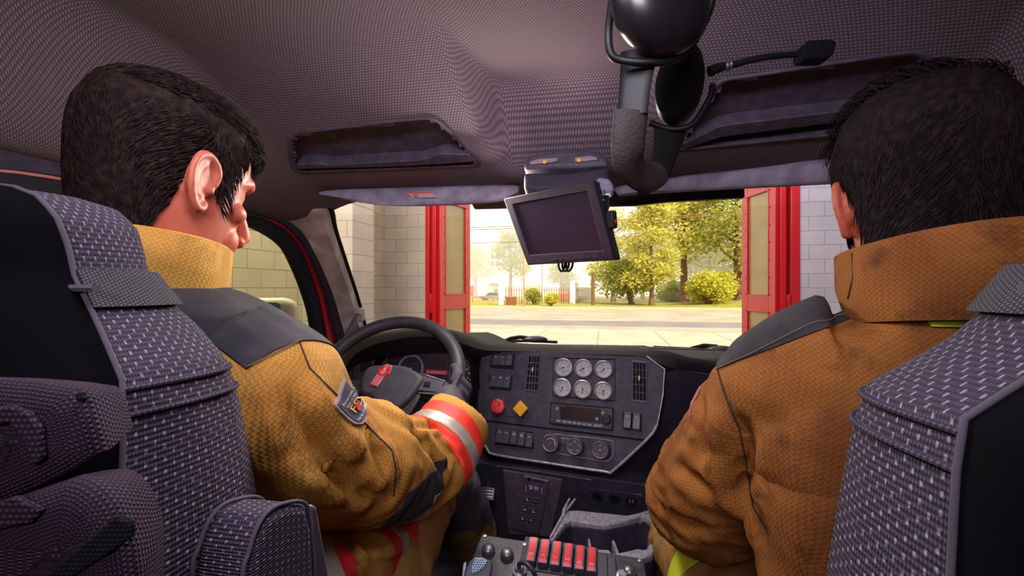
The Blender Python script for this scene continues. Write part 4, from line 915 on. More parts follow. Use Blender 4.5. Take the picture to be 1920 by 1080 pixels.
# heater controls
hp = PL(Fp, [(1022, 818), (1036, 814), (1060, 816), (1140, 825), (1150, 834), (1148, 856), (1138, 864), (1115, 862), (1040, 848), (1024, 836)], .0)
b = MB(Fp.M); b.tube(catmull([p+V((0, 0, .001)) for p in hp], 4, True), .0013, 6, loop=True); b.build('heater_panel_edge', M_trimsilver, dash)
for i, (x, y, r0) in enumerate(((1036, 831, 14.5), (1080.5, 836.5, 14.5), (1128, 843, 15.5))):
    c = Fp.uv(x, y); r = (Fp.uv(x+r0, y)-c).length; M = Fp.M @ Matrix.Translation(c)
    b = MB(M); b.lathe([(r*1.12, 0), (r*1.1, .012), (r*1.0, .020), (r*.9, .021), (r*.86, .0185), (.001, .0185)], None, 32); k = b.build('heater_knob', M_switch, dash, 40)
    b = MB(M); b.lathe([(r*.98, .0200), (r*.93, .0218), (r*.87, .0212), (r*.87, .019)], None, 32, 0, False); b.build('knob_ring', plain('brass_grey_ring', (150, 128, 112), .35, .6), k, 40)
    b = MB(M)
    if i == 0:
        b.tube([V((math.cos(a)*r*.62, math.sin(a)*r*.62, .019)) for a in np.linspace(2.6, 0, 16)], [.0006]+[.0014]*14+[.002], 6); b.add([V((r*.5, -.002, .0192)), V((r*.74, -.002, .0192)), V((r*.62, -r*.22, .0192))], [(0, 1, 2)]); b.text('1', Matrix.Translation((0, 0, .0188)), r*.35)
    else:
        lab = [['60', '65', '70', '75', '80'], ['0', '1', '2', '3', '4']][i-1]
        for q, tx in enumerate(lab): a = 4.0-q*1.2; b.text(tx, Matrix.Translation((math.cos(a)*r*.6, math.sin(a)*r*.6, .0188)), r*.32)
        for q in range(12): a = q*PI/6; b.box((math.cos(a)*r*.76, math.sin(a)*r*.76, .0188), (r*.05, r*.05, .0006))
        if i == 2: b.add([V((-r*.1, r*.12, .019)), V((r*.16, 0, .019)), V((-r*.1, -r*.12, .019))], [(0, 1, 2)])
    b.build('knob_marks', M_yellowish, k)
b = MB(); b.text('AUTO', pmat(Fp, 1060, 822, .001), .0085); b.text('A/C', pmat(Fp, 1104, 836, .001), .006); b.build('lettering', M_yellowish, dash)
b = MB(Fp.M); b.prism(PL(Fp, [(1052, 828), (1064, 829.5), (1064, 835), (1052, 833.5)], 0), (0, 0, .003)); b.prism(PL(Fp, [(1098, 822), (1112, 824), (1112, 841), (1098, 839)], 0), (0, 0, .002)); b.build('heater_button', M_dashdark, dash, 35, .0006)

# instrument cluster behind the wheel
Fk = Fr(WY(800, 690, 1.40), (1, -.10, 0), (0, .30, .95))
ck = [(700, 775), (708, 715), (722, 680), (738, 660), (760, 648), (790, 642), (835, 643), (864, 652), (884, 668), (894, 690), (896, 730), (890, 775)]
b = MB(Fk.M); b.prism(PL(Fk, ck, 0, .02), (0, 0, .02)); b.build('cluster_face', M_clface, dash, 35)
b = MB(Fk.M); o2 = PL(Fk, ck, 0); b.loft([o2, [p+V((0, .0, .055)) for p in o2]], False, False); b.loft([[p*1.0+V((0, .004, .055)) for p in o2], [p+V((0, .012, .05)) for p in o2], [p+V((0, .012, -.02)) for p in o2]], False, False); b.build('cluster_hood', M_recess, dash, 40)
b = MB(Fk.M); b.prism(PL(Fk, [(742, 700), (748, 676), (762, 664), (800, 660), (850, 662), (862, 672), (858, 760), (742, 760)], .001), (0, 0, .004)); b.build('cluster_bezel', M_dashdark, dash, 35, .002)
gauge(Fk, 771, 692, 24, dash, M_clface, plain('pale_ring', (150, 140, 158), .4), .2, 9, M_white, name='dial_gauge')
gauge(Fk, 868, 702, 25, dash, M_clface, plain('pale_ring_dim', (96, 92, 100), .4), 1.2, 13, M_white, name='dial_gauge')
gauge(Fk, 856, 726, 16, dash, M_clface, plain('pale_ring_dim2', (96, 92, 100), .4), 2.2, 5, M_dim, name='dial_gauge')
b = MB(Fk.M); sc = PL(Fk, [(805, 663), (842, 664), (838, 705), (799, 702)], .006); b.prism(sc, (0, 0, .004)); sd = b.build('cluster_screen', stained('speckled_screen', (70, 56, 64), (58, 46, 54), 900, .3, .0), dash, 35, .001)
b = MB(Fk.M); b.prism(PL(Fk, [(799.5, 693), (839.5, 695), (838.8, 703), (798.5, 701)], .0105), (0, 0, .0008)); b.build('brand_strip', plain('red_strip', (206, 40, 66), .5), sd)
b = MB(); b.text('KENWORTH', pmat(Fk, 821, 698.3, .0118), .0088, bold=.00012); b.box(Fk.at(802.5, 697.3, .0118), (.003, .001, .006)); b.build('lettering', M_white, sd)
b = MB(Fk.M); b.tube(PL(Fk, [(862, 745), (886, 746), (889, 743)], .004), .0012, 6); b.build('cluster_trim', M_trimsilver, dash)
# left end of the dash with a small vent
Fl = Fr(WY(684, 690, 1.395), (1, .12, 0), (0, .22, .97))
b = MB(Fl.M); b.prism(PL(Fl, [(645, 700), (662, 668), (692, 650), (724, 640), (734, 660), (718, 690), (708, 740), (640, 745)], 0, .03), (0, 0, .03)); b.build('side_panel', M_leftdash, dash, 35, .004)
vent(Fl, [(679, 666), (698, 664.5), (695, 694), (676, 696)], 6, 1, dash, None)
b = MB(Fl.M); b.tube(PL(Fl, [(664, 668), (660, 710)], .001), .0012, 6); b.build('panel_seam', M_recess, dash)
b = MB(); b.box((-.56, 1.50, 1.78), (.60, .12, .20)); b.build('lower_cover', M_dashdark, dash, 35, .02)
for x, y in ((882, 765), (876, 818)):
    b = MB(pmat(Fk, x, y, .0)); b.lathe([(.014, -.01), (.014, .02), (.010, .026), (.0001, .026)], None, 20); k = b.build('ignition_knob', M_black, dash, 40)
    b = MB(pmat(Fk, x, y, .0265)); b.lathe([(.009, 0), (.009, .001), (.006, .001), (.006, 0)], None, 20); b.build('knob_ring', plain('brass_ring', (140, 104, 84), .4, .5), k)
# lower centre: shifter pad and power sockets
Fb = Fr(W(1050, 940, 1.32), (math.cos(.16), -math.sin(.16), 0), (0, -.22, .97))
b = MB(Fb.M); b.prism(PL(Fb, [(888, 866), (1010, 880), (1232, 912), (1236, 1060), (1000, 1040), (908, 1030), (893, 930)], 0, .06), (0, 0, .06)); b.build('lower_panel', M_dashdark, dash, 35, .004)
b = MB(Fb.M); b.tube(PL(Fb, [(931, 874), (1010, 884), (1110, 900)], .001), .0018, 6); b.build('lower_edge', M_trimsilver, dash)
b = MB(Fb.M); b.prism(PL(Fb, [(944, 878), (1056, 896), (1034, 1004), (954, 1000)], 0), (0, 0, .008)); b.build('shifter_console', plain('shifter_console_plastic', (90, 78, 86), .6, 0, .4, .5, 800), dash, 35, .004)
sp = PL(Fb, [(983, 889), (1031, 899), (1012, 1001), (958, 988)], .008); b = MB(Fb.M); b.prism(sp, (0, 0, .008)); sh = b.build('shift_pad', plain('shift_pad_plastic', (80, 70, 78), .55), dash, 35, .006, 3)
b = MB(); b.text('Allison', pmat(Fb, 1010, 902, .0165), .0115, bold=.0002); b.build('lettering', M_recess, sh)
b = MB(pmat(Fb, 992, 898.5, .0165)); b.lathe([(.0055, 0), (.0055, .0006), (.003, .0006), (.003, 0)], None, 16); b.build('logo_ring', M_recess, sh)
b = MB(Fb.M); b.prism(PL(Fb, [(992, 906), (1011.5, 909), (1009.5, 925), (990, 922)], .016), (0, 0, .001)); b.build('gear_display', plain('gear_display', (84, 72, 110), .3), sh)
b = MB(); b.text('D', pmat(Fb, 996, 914, .0172), .0145, bold=.0006); b.text('D', pmat(Fb, 1006, 915.6, .0172), .0145, bold=.0006)
for x in (986.6, 1016): b.box(Fb.at(x, 915 if x < 1000 else 918, .0168), (.0009, .001, .022))
b.build('gear_digits', M_white, sh)
for i, (x, y, tx) in enumerate(((988.5, 937, 'R'), (1004, 940, 'MODE'), (984, 955.5, 'N'), (1000, 958.5, '\u25b3'), (980, 972.5, 'D'), (995.5, 977, '\u25bd'))):
    b = MB(Fb.M); b.prism(PL(Fb, [(x-5.7, y-6.5), (x+5.7, y-5), (x+4.1, y+6.6), (x-7.1, y+5)], .019, .005), (0, 0, .005)); k = b.build('shift_button', M_dashdark, sh, 35, .0025)
    b = MB(); M = pmat(Fb, x, y, .0192)
    if tx in 'RND': b.text(tx, M, .012, bold=.0004)
    elif tx == 'MODE': b.text(tx, M, .0044)
    else:
        s = 1 if i == 3 else -1; q = [V((0, s*.005, .0004)), V((.005, -s*.004, .0004)), V((-.005, -s*.004, .0004))]; b.M = M; b.tube(q, .0009, 5, loop=True)
    b.build('symbol', M_white if i != 5 else plain('orange_print', (200, 120, 80), .6), k)
    b = MB(Fb.M); b.tube(PL(Fb, [(x-5.6, y-7), (x+6.6, y-5.4), (x+5, y+7), (x-7, y+5.4)], .0165), .0006, 4, loop=True); b.build('button_outline', M_dim, k)
well(Fb, [(1104, 915), (1205, 928), (1204, 952), (1102, 944)], 'socket_plate', M_dashdark, .003)
b = MB(Fb.M); b.tube(PL(Fb, [(1105, 915.5), (1203, 928)], .004), .0011, 6); b.build('socket_plate_edge', plain('blue_grey_edge', (84, 90, 150), .35, .4), dash)
for i, (x, y) in enumerate(((1120, 930), (1152, 934), (1184, 938.5))):
    M = pmat(Fb, x, y, .003); b = MB(M); b.lathe([(.0150, 0), (.0150, .003), (.0125, .004), (.0122, .001), (.0001, .001)], None, 24); k = b.build('power_socket', M_black, dash, 40)
    b = MB(M)
    if i == 2: b.box((-.004, 0, .0025), (.003, .010, .002)); b.box((.004, 0, .0025), (.003, .010, .002))
    else: b.lathe([(.0085, .001), (.0085, .002), (.0001, .0025)], None, 16)
    b.build('contact', M_dim if i == 2 else M_recess, k)
# steering wheel
Fw = Fr(W(722, 716, 1.12), (1, 0, 0), (0, .669, .743))
sw = thing('steering_wheel', 'black padded steering wheel in the driver hand', 'steering wheel', Fw.o); RW = .180
b = MB(Fw.M); b.tube([V((math.cos(a)*RW, math.sin(a)*RW, 0)) for a in np.linspace(0, 2*PI, 64, endpoint=False)], .0165, 16, loop=True); b.build('rim', plain('black_leather_rim', (40, 39, 46), .55, 0, .4, .35, 500), sw, 180)
hub = [(684, 687), (700, 682), (728, 680), (758, 683), (784, 696), (797, 706), (772, 742), (748, 764), (738, 768), (712, 760), (690, 745), (672, 735), (676, 708)]
b = MB(Fw.M); b.prism(PL(Fw, hub, .025, .045), (0, 0, .045)); b.build('hub_cover', plain('hub_vinyl', (50, 50, 60), .6, 0, .4, .4, 600), sw, 35, .012, 4)
for nm, o in (('spoke', [(786, 698), (800, 700), (836, 714), (848, 722), (838, 742), (790, 738), (770, 738)]), ('spoke', [(680, 712), (680, 735), (640, 742), (620, 735), (622, 715)]), ('spoke', [(772, 738), (790, 738), (770, 775), (735, 800), (720, 790), (745, 762)]), ('spoke', [(690, 745), (712, 760), (700, 800), (672, 800)])):
    b = MB(Fw.M); b.prism(PL(Fw, o, .012, .024), (0, 0, .024)); k = b.build(nm, M_black, sw, 35, .004)
    if o[0] == (786, 698):
        b = MB(Fw.M); b.prism(PL(Fw, [(794, 705), (832, 717), (824, 737), (783, 733)], .012), (0, 0, .004)); p = b.build('switch_pad', M_switch, k, 35, .002)
        b = MB(Fw.M); b.prism(PL(Fw, [(797, 716), (808, 717.5), (806, 726), (794, 725)], .0155), (0, 0, .0035)); b.build('button', M_recess, k, 35, .001)
        b = MB(Fw.M); b.tube(PL(Fw, [(786, 737), (832, 739)], .013), .0011, 5); b.tube(PL(Fw, [(798, 703), (834, 714.5)], .013), .0011, 5); b.build('pad_edge', M_trimsilver, k)
Me = Fw.M @ Matrix.Translation(Fw.uv(720, 697, .0255)) @ Matrix.Rotation(-.25, 4, 'Z')
b = MB(Me); b.lathe([(.0155, 0), (.0150, .0022), (.0001, .0026)], Matrix.Scale(1, 4), 24)
b.prism([V((-.010, -.012, 0)), V((.008, -.012, 0)), V((.006, -.040, 0)), V((-.012, -.040, 0))], (0, 0, .002)); b.prism([V((-.006, .013, 0)), V((.010, .013, 0)), V((.011, .020, 0)), V((-.003, .020, 0))], (0, 0, .002)); e = b.build('emblem', plain('emblem_red', (176, 22, 34), .4), sw, 40)
b = MB(Me); b.text('K', Matrix.Translation((.001, .005, .0026)), .015, bold=.0003); b.text('W', Matrix.Translation((-.001, -.005, .0026)), .012, bold=.0003)
for k in range(4): b.box((-.0105+k*.0052, -.026, .0024), (.0014, .026, .001))
for k in range(3): b.box((-.001+k*.005, .0165, .0024), (.0012, .007, .001))
b.tube([V((-.012, -.040, .001)), V((.006, -.040, .001)), V((.009, -.012, .001)), V((.0155, 0, .001)), V((.011, .020, .001)), V((-.004, .020, .001)), V((-.0155, 0, .001)), V((-.011, -.012, .001))], .0009, 5, loop=True); b.build('emblem_chrome', plain('emblem_silver', (196, 190, 192), .35, .4), e)
b = MB(); b.tube([Fw.o+Fw.n*-.02, Fw.o+Fw.n*-.14+V((0, .02, -.02)), V((Fw.o.x, 1.42, 1.82))], [.035, .045, .05], 14); b.build('column', M_black, sw, 50)
b = MB(); q = Fw.o+Fw.n*-.07; b.tube([q+V((.03, 0, 0)), q+V((.12, .01, -.005)), q+V((.185, .0, -.01))], [.007, .006, .010], 8); b.build('stalk', M_black, sw, 50)
# ------------------------------------------------------------ console between the seats
Fc = Fr(W(1050, 1045, .93), (1, 0, 0), (0, math.cos(.297), math.sin(.297)))
M_cons = stained('mottled_console_metal', (52, 54, 64), (28, 30, 38), 70, .5, .25, 300)
con = thing('switch_console', 'mottled grey switch console between the two seats with six red rockers', 'console', Fc.o)
b = MB(Fc.M); b.prism(PL(Fc, [(903, 1001), (1208, 1047), (1222, 1150), (1090, 1150), (850, 1130)], 0, .05), (0, 0, .05)); b.build('top_plate', M_cons, con, 35, .003)
b = MB(); b.box(Fc.o+V((.01, -.05, -.32)), (.30, .34, .50)); b.build('box', M_dashdark, con, 35, .01)
b = MB(Fc.M); b.prism(PL(Fc, [(985, 1008), (1122, 1030), (1118, 1090), (972, 1068)], -.002), (0, 0, .004)); b.build('rocker_frame', M_black, con, 35, .001)
tx = [('SCENE', 'LIGHTS'), ('PTO', ''), ('AUX', ''), ('PUMP', ''), ('LEFT', 'SCENE'), ('TWO', 'TONE')]
for i in range(6):
    x = 998.5+i*22.2; y = 1037+i*3.9; c = Fc.uv(x, y); w = (Fc.uv(x+9, y)-c).length; h = (Fc.uv(x-2.5, y+24)-Fc.uv(x+2.5, y-24)).length*.5
    M = Fc.M @ Matrix.Translation(c); prof = [(h, 0), (h, .010), (h*.8, .0145), (0, .0125), (-h*.8, .0165), (-h, .013), (-h, 0)]
    b = MB(M); b.loft([[V((X, yy, z)) for yy, z in prof] for X in (-w, w)]); k = b.build('rocker_switch', M_switch, con, 28, .0008)
    b = MB(M); b.loft([[V((X, yy, z)) for yy, z in ((h*.98, .0105), (h*.79, .0151), (0, .0131), (-h*.79, .0171), (-h*.97, .0137), (-h*.97, .012), (0, .011), (h*.98, .009))] for X in (-w*.62, w*.62)]); r = b.build('red_lens', M_rocker_red, k, 28)
    b = MB(M); b.text(tx[i][0], Matrix.Translation((0, -h*.52, .0163)) @ Matrix.Rotation(-.12, 4, 'X'), .0034)
    if tx[i][1]: b.text(tx[i][1], Matrix.Translation((0, -h*.66, .0168)) @ Matrix.Rotation(-.12, 4, 'X'), .0034)
    b.build('lettering', M_white, k)
for o in ([(1117, 1041), (1138, 1044), (1140, 1090), (1116, 1088)], [(1139, 1044), (1153, 1046), (1157, 1092), (1141, 1090)]):
    b = MB(Fc.M); b.prism(PL(Fc, o, 0), (0, 0, .006)); b.build('blank_plate', M_switch, con, 35, .001)
for i, (x, y) in enumerate(((916, 1036), (951, 1044), (1180, 1077))):
    c = Fc.uv(x, y); r = (Fc.uv(x+12.5, y)-c).length; M = Fc.M @ Matrix.Translation(c)
    b = MB(M); b.lathe([(r, 0), (r, .006), (r*.9, .012), (r*.6, .015), (.0005, .016)], None, 24); k = b.build('dome_button', M_steel, con, 60)
    b = MB(M)
    for a in np.linspace(0, 2*PI, 6, endpoint=False): b.ball((math.cos(a)*r*.62, math.sin(a)*r*.62, .0148), (.0012, .0012, .0006), 6, 4)
    b.build('dimple', M_recess, k)
b = MB(pmat(Fc, 1168, 1083, 0)); b.lathe([(.014, 0), (.014, .004), (.011, .006), (.0075, .006), (.0075, .012), (.0001, .012)], None, 24); b.build('key_switch', M_chrome, con, 40)
for x, y in ((909, 1005.5), (984, 1021), (1149, 1047.5), (1200, 1052)):
    b = MB(pmat(Fc, x, y, 0)); b.lathe([(.0045, 0), (.004, .0025), (.0018, .003), (.0016, .002), (.0001, .002)], None, 14); b.build('screw', M_chrome, con, 40)
b = MB(); b.tube(catmull([Fc.at(975, 1070, .0), Fc.at(973, 1058, .035), Fc.at(985, 1056, .05), Fc.at(1000, 1072, .045), Fc.at(1010, 1100, .01)], 6), .0042, 8); k = b.build('cable', plain('blue_black_cable', (44, 46, 62), .5), con, 60)
b = MB(pmat(Fc, 974, 1073, 0)); b.lathe([(.014, 0), (.014, .006), (.009, .008), (.009, .016), (.006, .018), (.0001, .018)], None, 20); b.build('cable_gland', M_chrome, con, 40)
# handheld microphone
Fm = Fr(W(899, 1066, .80), (CR*.97+V((0, 0, -.12))), (0, .80, .60))
t = thing('hand_microphone', 'blue-grey handheld radio microphone on the corner of the switch console', 'microphone', Fm.o)
o = [(869, 1085), (872, 1066), (881, 1050), (889, 1043), (905, 1043), (921, 1050), (925, 1058), (922, 1075), (915, 1110), (872, 1110)]
b = MB(Fm.M); b.prism(PL(Fm, o, .004, .026), (0, 0, .026)); b.build('body', plain('microphone_shell', (52, 54, 68), .4), t, 35, .008, 4)
o2 = [(884, 1076), (885, 1060), (892, 1047), (904, 1047), (914, 1052), (913, 1058), (904, 1068), (893, 1076)]
b = MB(Fm.M); b.prism(PL(Fm, o2, .003), (0, 0, .003)); k = b.build('speaker_grille', plain('pale_blue_grille', (128, 152, 176), .5), t, 35, .002, 3)
b = MB(Fm.M)
for j in range(6):
    for i in range(6):
        x = 888+i*4.4+(j % 2)*2.2; y = 1050+j*4.4
        if inside(shrink(o2, .9), x, y): b.ball(Fm.uv(x, y, .0062), (.0011, .0011, .0004), 8, 4)
b.build('grille_hole', M_recess, k)
b = MB(Fm.M); b.prism(PL(Fm, [(868, 1062), (874, 1056), (873, 1090), (866, 1090)], -.012), (0, 0, .012)); b.build('talk_button', plain('pale_blue_button', (150, 170, 190), .5), t, 35, .003)
# cup tray
M_tray = stained('grained_grey_tray', (156, 152, 164), (118, 114, 128), 120, .7, .9, 420)
ZT = 1.635; pz = lambda pts, z=ZT: [WZ(x, y, z) for x, y in pts]
t = thing('console_tray', 'grained grey open tray in front of the switch console', 'tray', WZ(1140, 1000, ZT))
O = pz([(1006, 1048), (1036, 1000), (1064, 957), (1082, 956), (1130, 961), (1178, 966), (1200, 961), (1219, 955), (1229, 968), (1232, 990), (1231, 1022), (1222, 1040), (1200, 1048), (1120, 1056), (1050, 1056)])
I = pz([(1020, 1040), (1044, 1002), (1060, 981), (1072, 975), (1108, 981), (1133, 984), (1165, 979), (1200, 968), (1214, 970), (1221, 980), (1221, 1014), (1213, 1028), (1196, 1034), (1120, 1040), (1050, 1044)])
b = MB(); b.frame(O, I, (0, 0, -.02)); b.build('rim', M_tray, t, 35, .004)
b = MB(); b.loft([[p+V((0, 0, -.012)) for p in O], [p+V((0, 0, -.17)) for p in O], [p+V((0, 0, -.17)) for p in I], [p+V((0, 0, -.012)) for p in I]], False, True, 0, True); b.build('side_wall', M_dashdark, t, 50)
b = MB(); b.prism([p+V((0, 0, -.16)) for p in O], (0, 0, .01)); b.build('bottom', M_recess, t)
b = MB(); b.band(pz([(1034, 1010), (1058, 968), (1080, 938)], ZT+.0), pz([(1030, 1010), (1054, 966), (1077, 937)], ZT), (0, 0, .004)); b.tube([WZ(1056, 968, ZT), WZ(1058, 962, ZT)+V((0, 0, .01)), WZ(1068, 955, ZT)+V((0, 0, .028))], [.005, .004, .002], 8); b.build('clip', M_tray, t)
for A, B in ((((1102, 1010), (1106, 1010)), ((1107, 1042), (1113, 1042))), (((1147, 1013), (1152, 1013)), ((1157, 1042), (1163, 1042)))):
    a0, a1, b0, b1 = [WZ(x, y, ZT-.03) for x, y in A+B]; m = MB(); m.prism([a0, a1, b1, b0], (0, 0, -.08)); m.build('divider', M_tray, t, 35, .001)
for o in ([(1112, 1028), (1143, 1030), (1150, 1042), (1112, 1040)], [(1160, 1036), (1196, 1028), (1208, 1030), (1212, 1036), (1200, 1041), (1164, 1043)]):
    b = MB(); b.prism(pz(o, ZT-.02), (0, 0, -.03)); b.build('insert', M_tray, t, 35, .004)
# pedals in the driver foot well
def pedal(label, px, py, d, w, h, mat):
    q = W(px, py, d); t = thing('pedal', label, 'pedal', q); f = Fr(q, (1, 0, 0), (0, .6, .8))
    b = MB(f.M); b.loft([[V((x, y, .006*math.cos(x/w*2.4))) for x in np.linspace(-w/2, w/2, 9)]+[V((x, y, -.008)) for x in np.linspace(w/2, -w/2, 3)] for y in (-h/2, h/2)]); k = b.build('pad', mat, t, 35, .002)
    b = MB(f.M)
    for i in range(4): b.box((0, -h*.36+i*h*.24, .006), (w*.8, h*.05, .004))
    b.build('tread', M_blacksoft, k)
    b = MB(); b.tube([q+f.n*-.01, q+V((0, .05, .10)), q+V((0, .12, .26))], [.010, .010, .012], 8); b.build('arm', M_black, t, 60)
pedal('bright metal brake pedal beside the driver knee', 913, 926, 1.38, .045, .035, M_steel)
pedal('dark throttle pedal low in the foot well', 927, 946, 1.44, .035, .06, M_steel)
t = thing('relay_box', 'small blue-edged module under the steering column', 'module', W(880, 900, 1.40)); f = Fr(t.location, (1, 0, 0), (0, .1, 1))
b = MB(f.M); b.prism(PL(f, [(872, 881), (886, 882), (888, 920), (874, 920)], -.03), (0, 0, .03)); b.build('case', M_dashdark, t, 35, .004)
b = MB(f.M); b.tube(PL(f, [(873, 882), (886, 883), (888, 918)], .001), .002, 6); b.build('blue_edge', plain('blue_wire', (58, 66, 190), .4), t)
b = MB(); b.tube(catmull([W(888, 905, 1.4), W(930, 886, 1.42), W(926, 920, 1.5), W(932, 985, 1.55), W(920, 1000, 1.52)], 6), .005, 6); b.build('cable', bpy.data.materials['blue_wire'], t, 60)
struct(boxo('floor_toeboard', (-.95, 1.25, 1.14), (-.22, 1.78, 1.30), M_dashdark, .02))

# ------------------------------------------------------------ seats
def seat(xs, s, label, arm):
    """s = +1: the side towards the cab centre is +x"""
    t = thing('truck_seat', label, 'seat', (xs, .30, 1.14))
    zs = [1.50, 1.70, 1.85, 2.0, 2.068, 2.11, 2.135, 2.165, 2.19, 2.208, 2.232, 2.253, 2.268, 2.279, 2.284]
    w = [.258, .260, .257, .245, .236, .230, .224, .204, .187, .174, .170, .165, .150, .112, .07]
    yr = [.19, .215, .235, .252, .262, .268, .272, .275, .277, .278, .276, .272, .270, .275, .29]
    yf = [.43, .425, .415, .405, .398, .392, .386, .374, .358, .350, .348, .346, .340, .328, .31]
    if not arm: w = [q*(1 if z < 2.15 else .90) for q, z in zip(w, zs)]
    def ring(z, k=0):
        W_, a, c = interp(z, zs, w)+k, interp(z, zs, yr), interp(z, zs, yf)+k; P = []
        for x, y in ((1, 0), (1.02, .25), (1.03, .5), (1.01, .75), (.95, .93), (.85, 1.0), (.74, .985), (.64, .90), (.5, .82), (.25, .80)): P.append((x, y))
        pts = [V((xs+x*W_, a+(c-a)*y, z)) for x, y in P]; return pts+[V((xs, a+(c-a)*.80, z))]+[V((2*xs-p.x, p.y, p.z)) for p in reversed(pts)]
    Z = np.concatenate([np.linspace(1.50, 2.09, 16), np.linspace(2.11, 2.284, 22)])
    b = MB(); b.loft([ring(z) for z in Z]); b.build('backrest', M_seat, t, 60)
    def sring(z):
        W_, a = interp(z, zs, w), interp(z, zs, yr); return [V((xs+x*W_, a+y, z)) for x, y in ((1, .004), (1, -.004), (.985, -.022), (.93, -.042), (.80, -.052), (-.80, -.052), (-.93, -.042), (-.985, -.022), (-1, -.004), (-1, .004))]
    b = MB(); b.loft([sring(z) for z in Z]); b.build('back_shell', M_shell, t, 50)
    for q in (1, -1): b = MB(); b.tube([V((xs+q*(interp(z, zs, w)+.001), interp(z, zs, yr), z)) for z in Z], .0020, 8); b.build('piping', M_piping, t, 60)
    b = MB(); b.tube(catmull([p for p in ring(2.128, .001)], 3), .0020, 8); b.build('piping', M_seat, t, 60)
    b = MB(); b.tube(catmull([p for p in ring(2.110, .001)], 3), .0018, 8); b.build('piping', M_seat, t, 60)
    A = catmull(ring(2.186, .005), 3); B = catmull(ring(2.214, .005), 3); b = MB(); b.loft([[a, c, c.lerp(V((xs, .33, c.z)), .03), a.lerp(V((xs, .33, a.z)), .03)] for a, c in zip(A, B)]); b.build('headrest_strap', M_web, t, 40)
    b = MB(); b.tube([V((xs-.2, interp(2.2, zs, yr)-.004, 2.2)), V((xs+.2, interp(2.2, zs, yr)-.004, 2.2))], .003, 6); b.build('strap_seam', M_piping, t)
    # cushion and base
    b = MB(); b.loft([[V((xs+x*.27*k, .36+y*.50, z)) for x, y in ((-1, 0), (-1, .9), (-.9, 1), (.9, 1), (1, .9), (1, 0))] for z, k in ((1.46, .96), (1.48, 1.0), (1.57, 1.0), (1.60, .95))]); b.build('cushion', M_seat, t, 40, .01)
    b = MB(); b.box((xs, .55, 1.30), (.44, .46, .32)); b.build('pedestal', M_black, t, 35, .02)
    # shell furniture
    b = MB(); q = s
    b.tube([V((xs+q*.20, .200, 2.10)), V((xs+q*.225, .200, 2.07)), V((xs+q*.232, .195, 1.98)), V((xs+q*.25, .18, 1.70))], [.008, .009, .009, .009], 8, flat=.4, up=(0, 1, 0)); b.build('shell_rib', M_dashdark, t, 50)
    b = MB(); b.tube([V((xs+q*.04, .200, 2.075)), V((xs+q*.155, .200, 2.056)), V((xs+q*.178, .198, 2.02))], .006, 8); b.build('back_handle', M_switch, t, 60)
    b = MB(); b.box((xs+q*.05, .190, 2.012), (.22, .03, .03)); b.box((xs+q*.178, .195, 1.99), (.035, .035, .05)); b.build('handle_bracket', M_switch, t, 35, .008)
    if arm:
        b = MB(); x0, x1 = xs+s*.255, xs+s*.304; y0, y1 = .300, .378
        prof = [(y0, 1.70), (y0-.004, 1.96), (y0+.004, 2.005), (y0+.02, 2.024), (y0+.045, 2.022), (y1-.008, 2.010), (y1, 1.985), (y1+.008, 1.90), (y1+.01, 1.70)]
        b.prism([V((x0, y, z)) for y, z in prof], (x1-x0, 0, 0)); a = b.build('armrest', M_seatfine, t, 35, .008, 4)
        for X in (x0+.003, x1-.003): m = MB(); m.tube(catmull([V((X, y, z)) for y, z in prof], 4), .0018, 8); m.build('piping', M_piping, a, 60)
        b = MB(); b.prism([V((x0+.01, y, z)) for y, z in ((y1+.004, 1.70), (y1+.002, 2.004), (y1+.012, 2.0), (y1+.03, 1.93), (y1+.05, 1.84), (y1+.06, 1.70))], (x1-x0-.014, 0, 0)); b.build('armrest_shell', M_switch, a, 35, .004)
    return t
seat(XC-.48, 1, 'woven grey truck seat of the driver beside the door, fabric armrest folded up', True)
seat(XC+.48, -1, 'woven grey truck seat behind the passenger with a rear handle', False)

# pouches strapped behind the driver seat
def pouch(label, pts, d, th, extra, strap=None):
    q = W(*[sum(p[i] for p in pts)/len(pts) for i in (0, 1)], d); t = thing('equipment_pouch', label, 'pouch', q, 'woven pouches behind the driver seat')
    f = Fr(q, CR, CZ*.96-CF*.05); b = MB(f.M); n = len(pts)
    o = PL(f, pts, 0); c = sum(o, V())/n; rings = []
    for z, k in ((-th, .70), (-th*.6, .84), (-th*.2, .95), (-.002, .975), (.004, .90), (.006, .6), (.0065, .05)): rings.append([c+(p-c)*k+V((0, 0, z)) for p in o])
    b.loft(rings); b.build('body', M_pouch, t, 60)
    for nm, e, mt, z in extra:
        b = MB(f.M); b.prism(PL(f, e, z), (0, 0, .004)); b.build(nm, mt, t, 35, .0015)
    return t
pouch('purple-grey woven pouch, upper of the two behind the driver seat', [(-150, 704), (0, 709), (70, 715), (148, 727), (168, 746), (200, 848), (150, 880), (80, 915), (0, 948), (-150, 990)], .262, .035,
      [('flap', [(-60, 770), (30, 756), (66, 770), (88, 800), (92, 858), (70, 870), (58, 820), (30, 790), (-60, 800)], M_pouch, .006), ('corner_tab', [(150, 738), (163, 730), (170, 748), (156, 754)], M_strapdark, .003)])
pouch('purple-grey woven pouch with a dark strap, lower of the two behind the driver seat', [(-150, 1010), (0, 940), (138, 893), (165, 900), (190, 918), (214, 945), (228, 978), (250, 1030), (258, 1090), (258, 1250), (-150, 1250)], .254, .035,
      [('flap', [(-60, 960), (40, 925), (92, 950), (70, 975), (-60, 1000)], M_pouch, .005), ('strap', [(226, 960), (258, 972), (258, 1000), (230, 1020), (110, 1100), (60, 1130), (100, 1070)], M_strapdark, .004)])
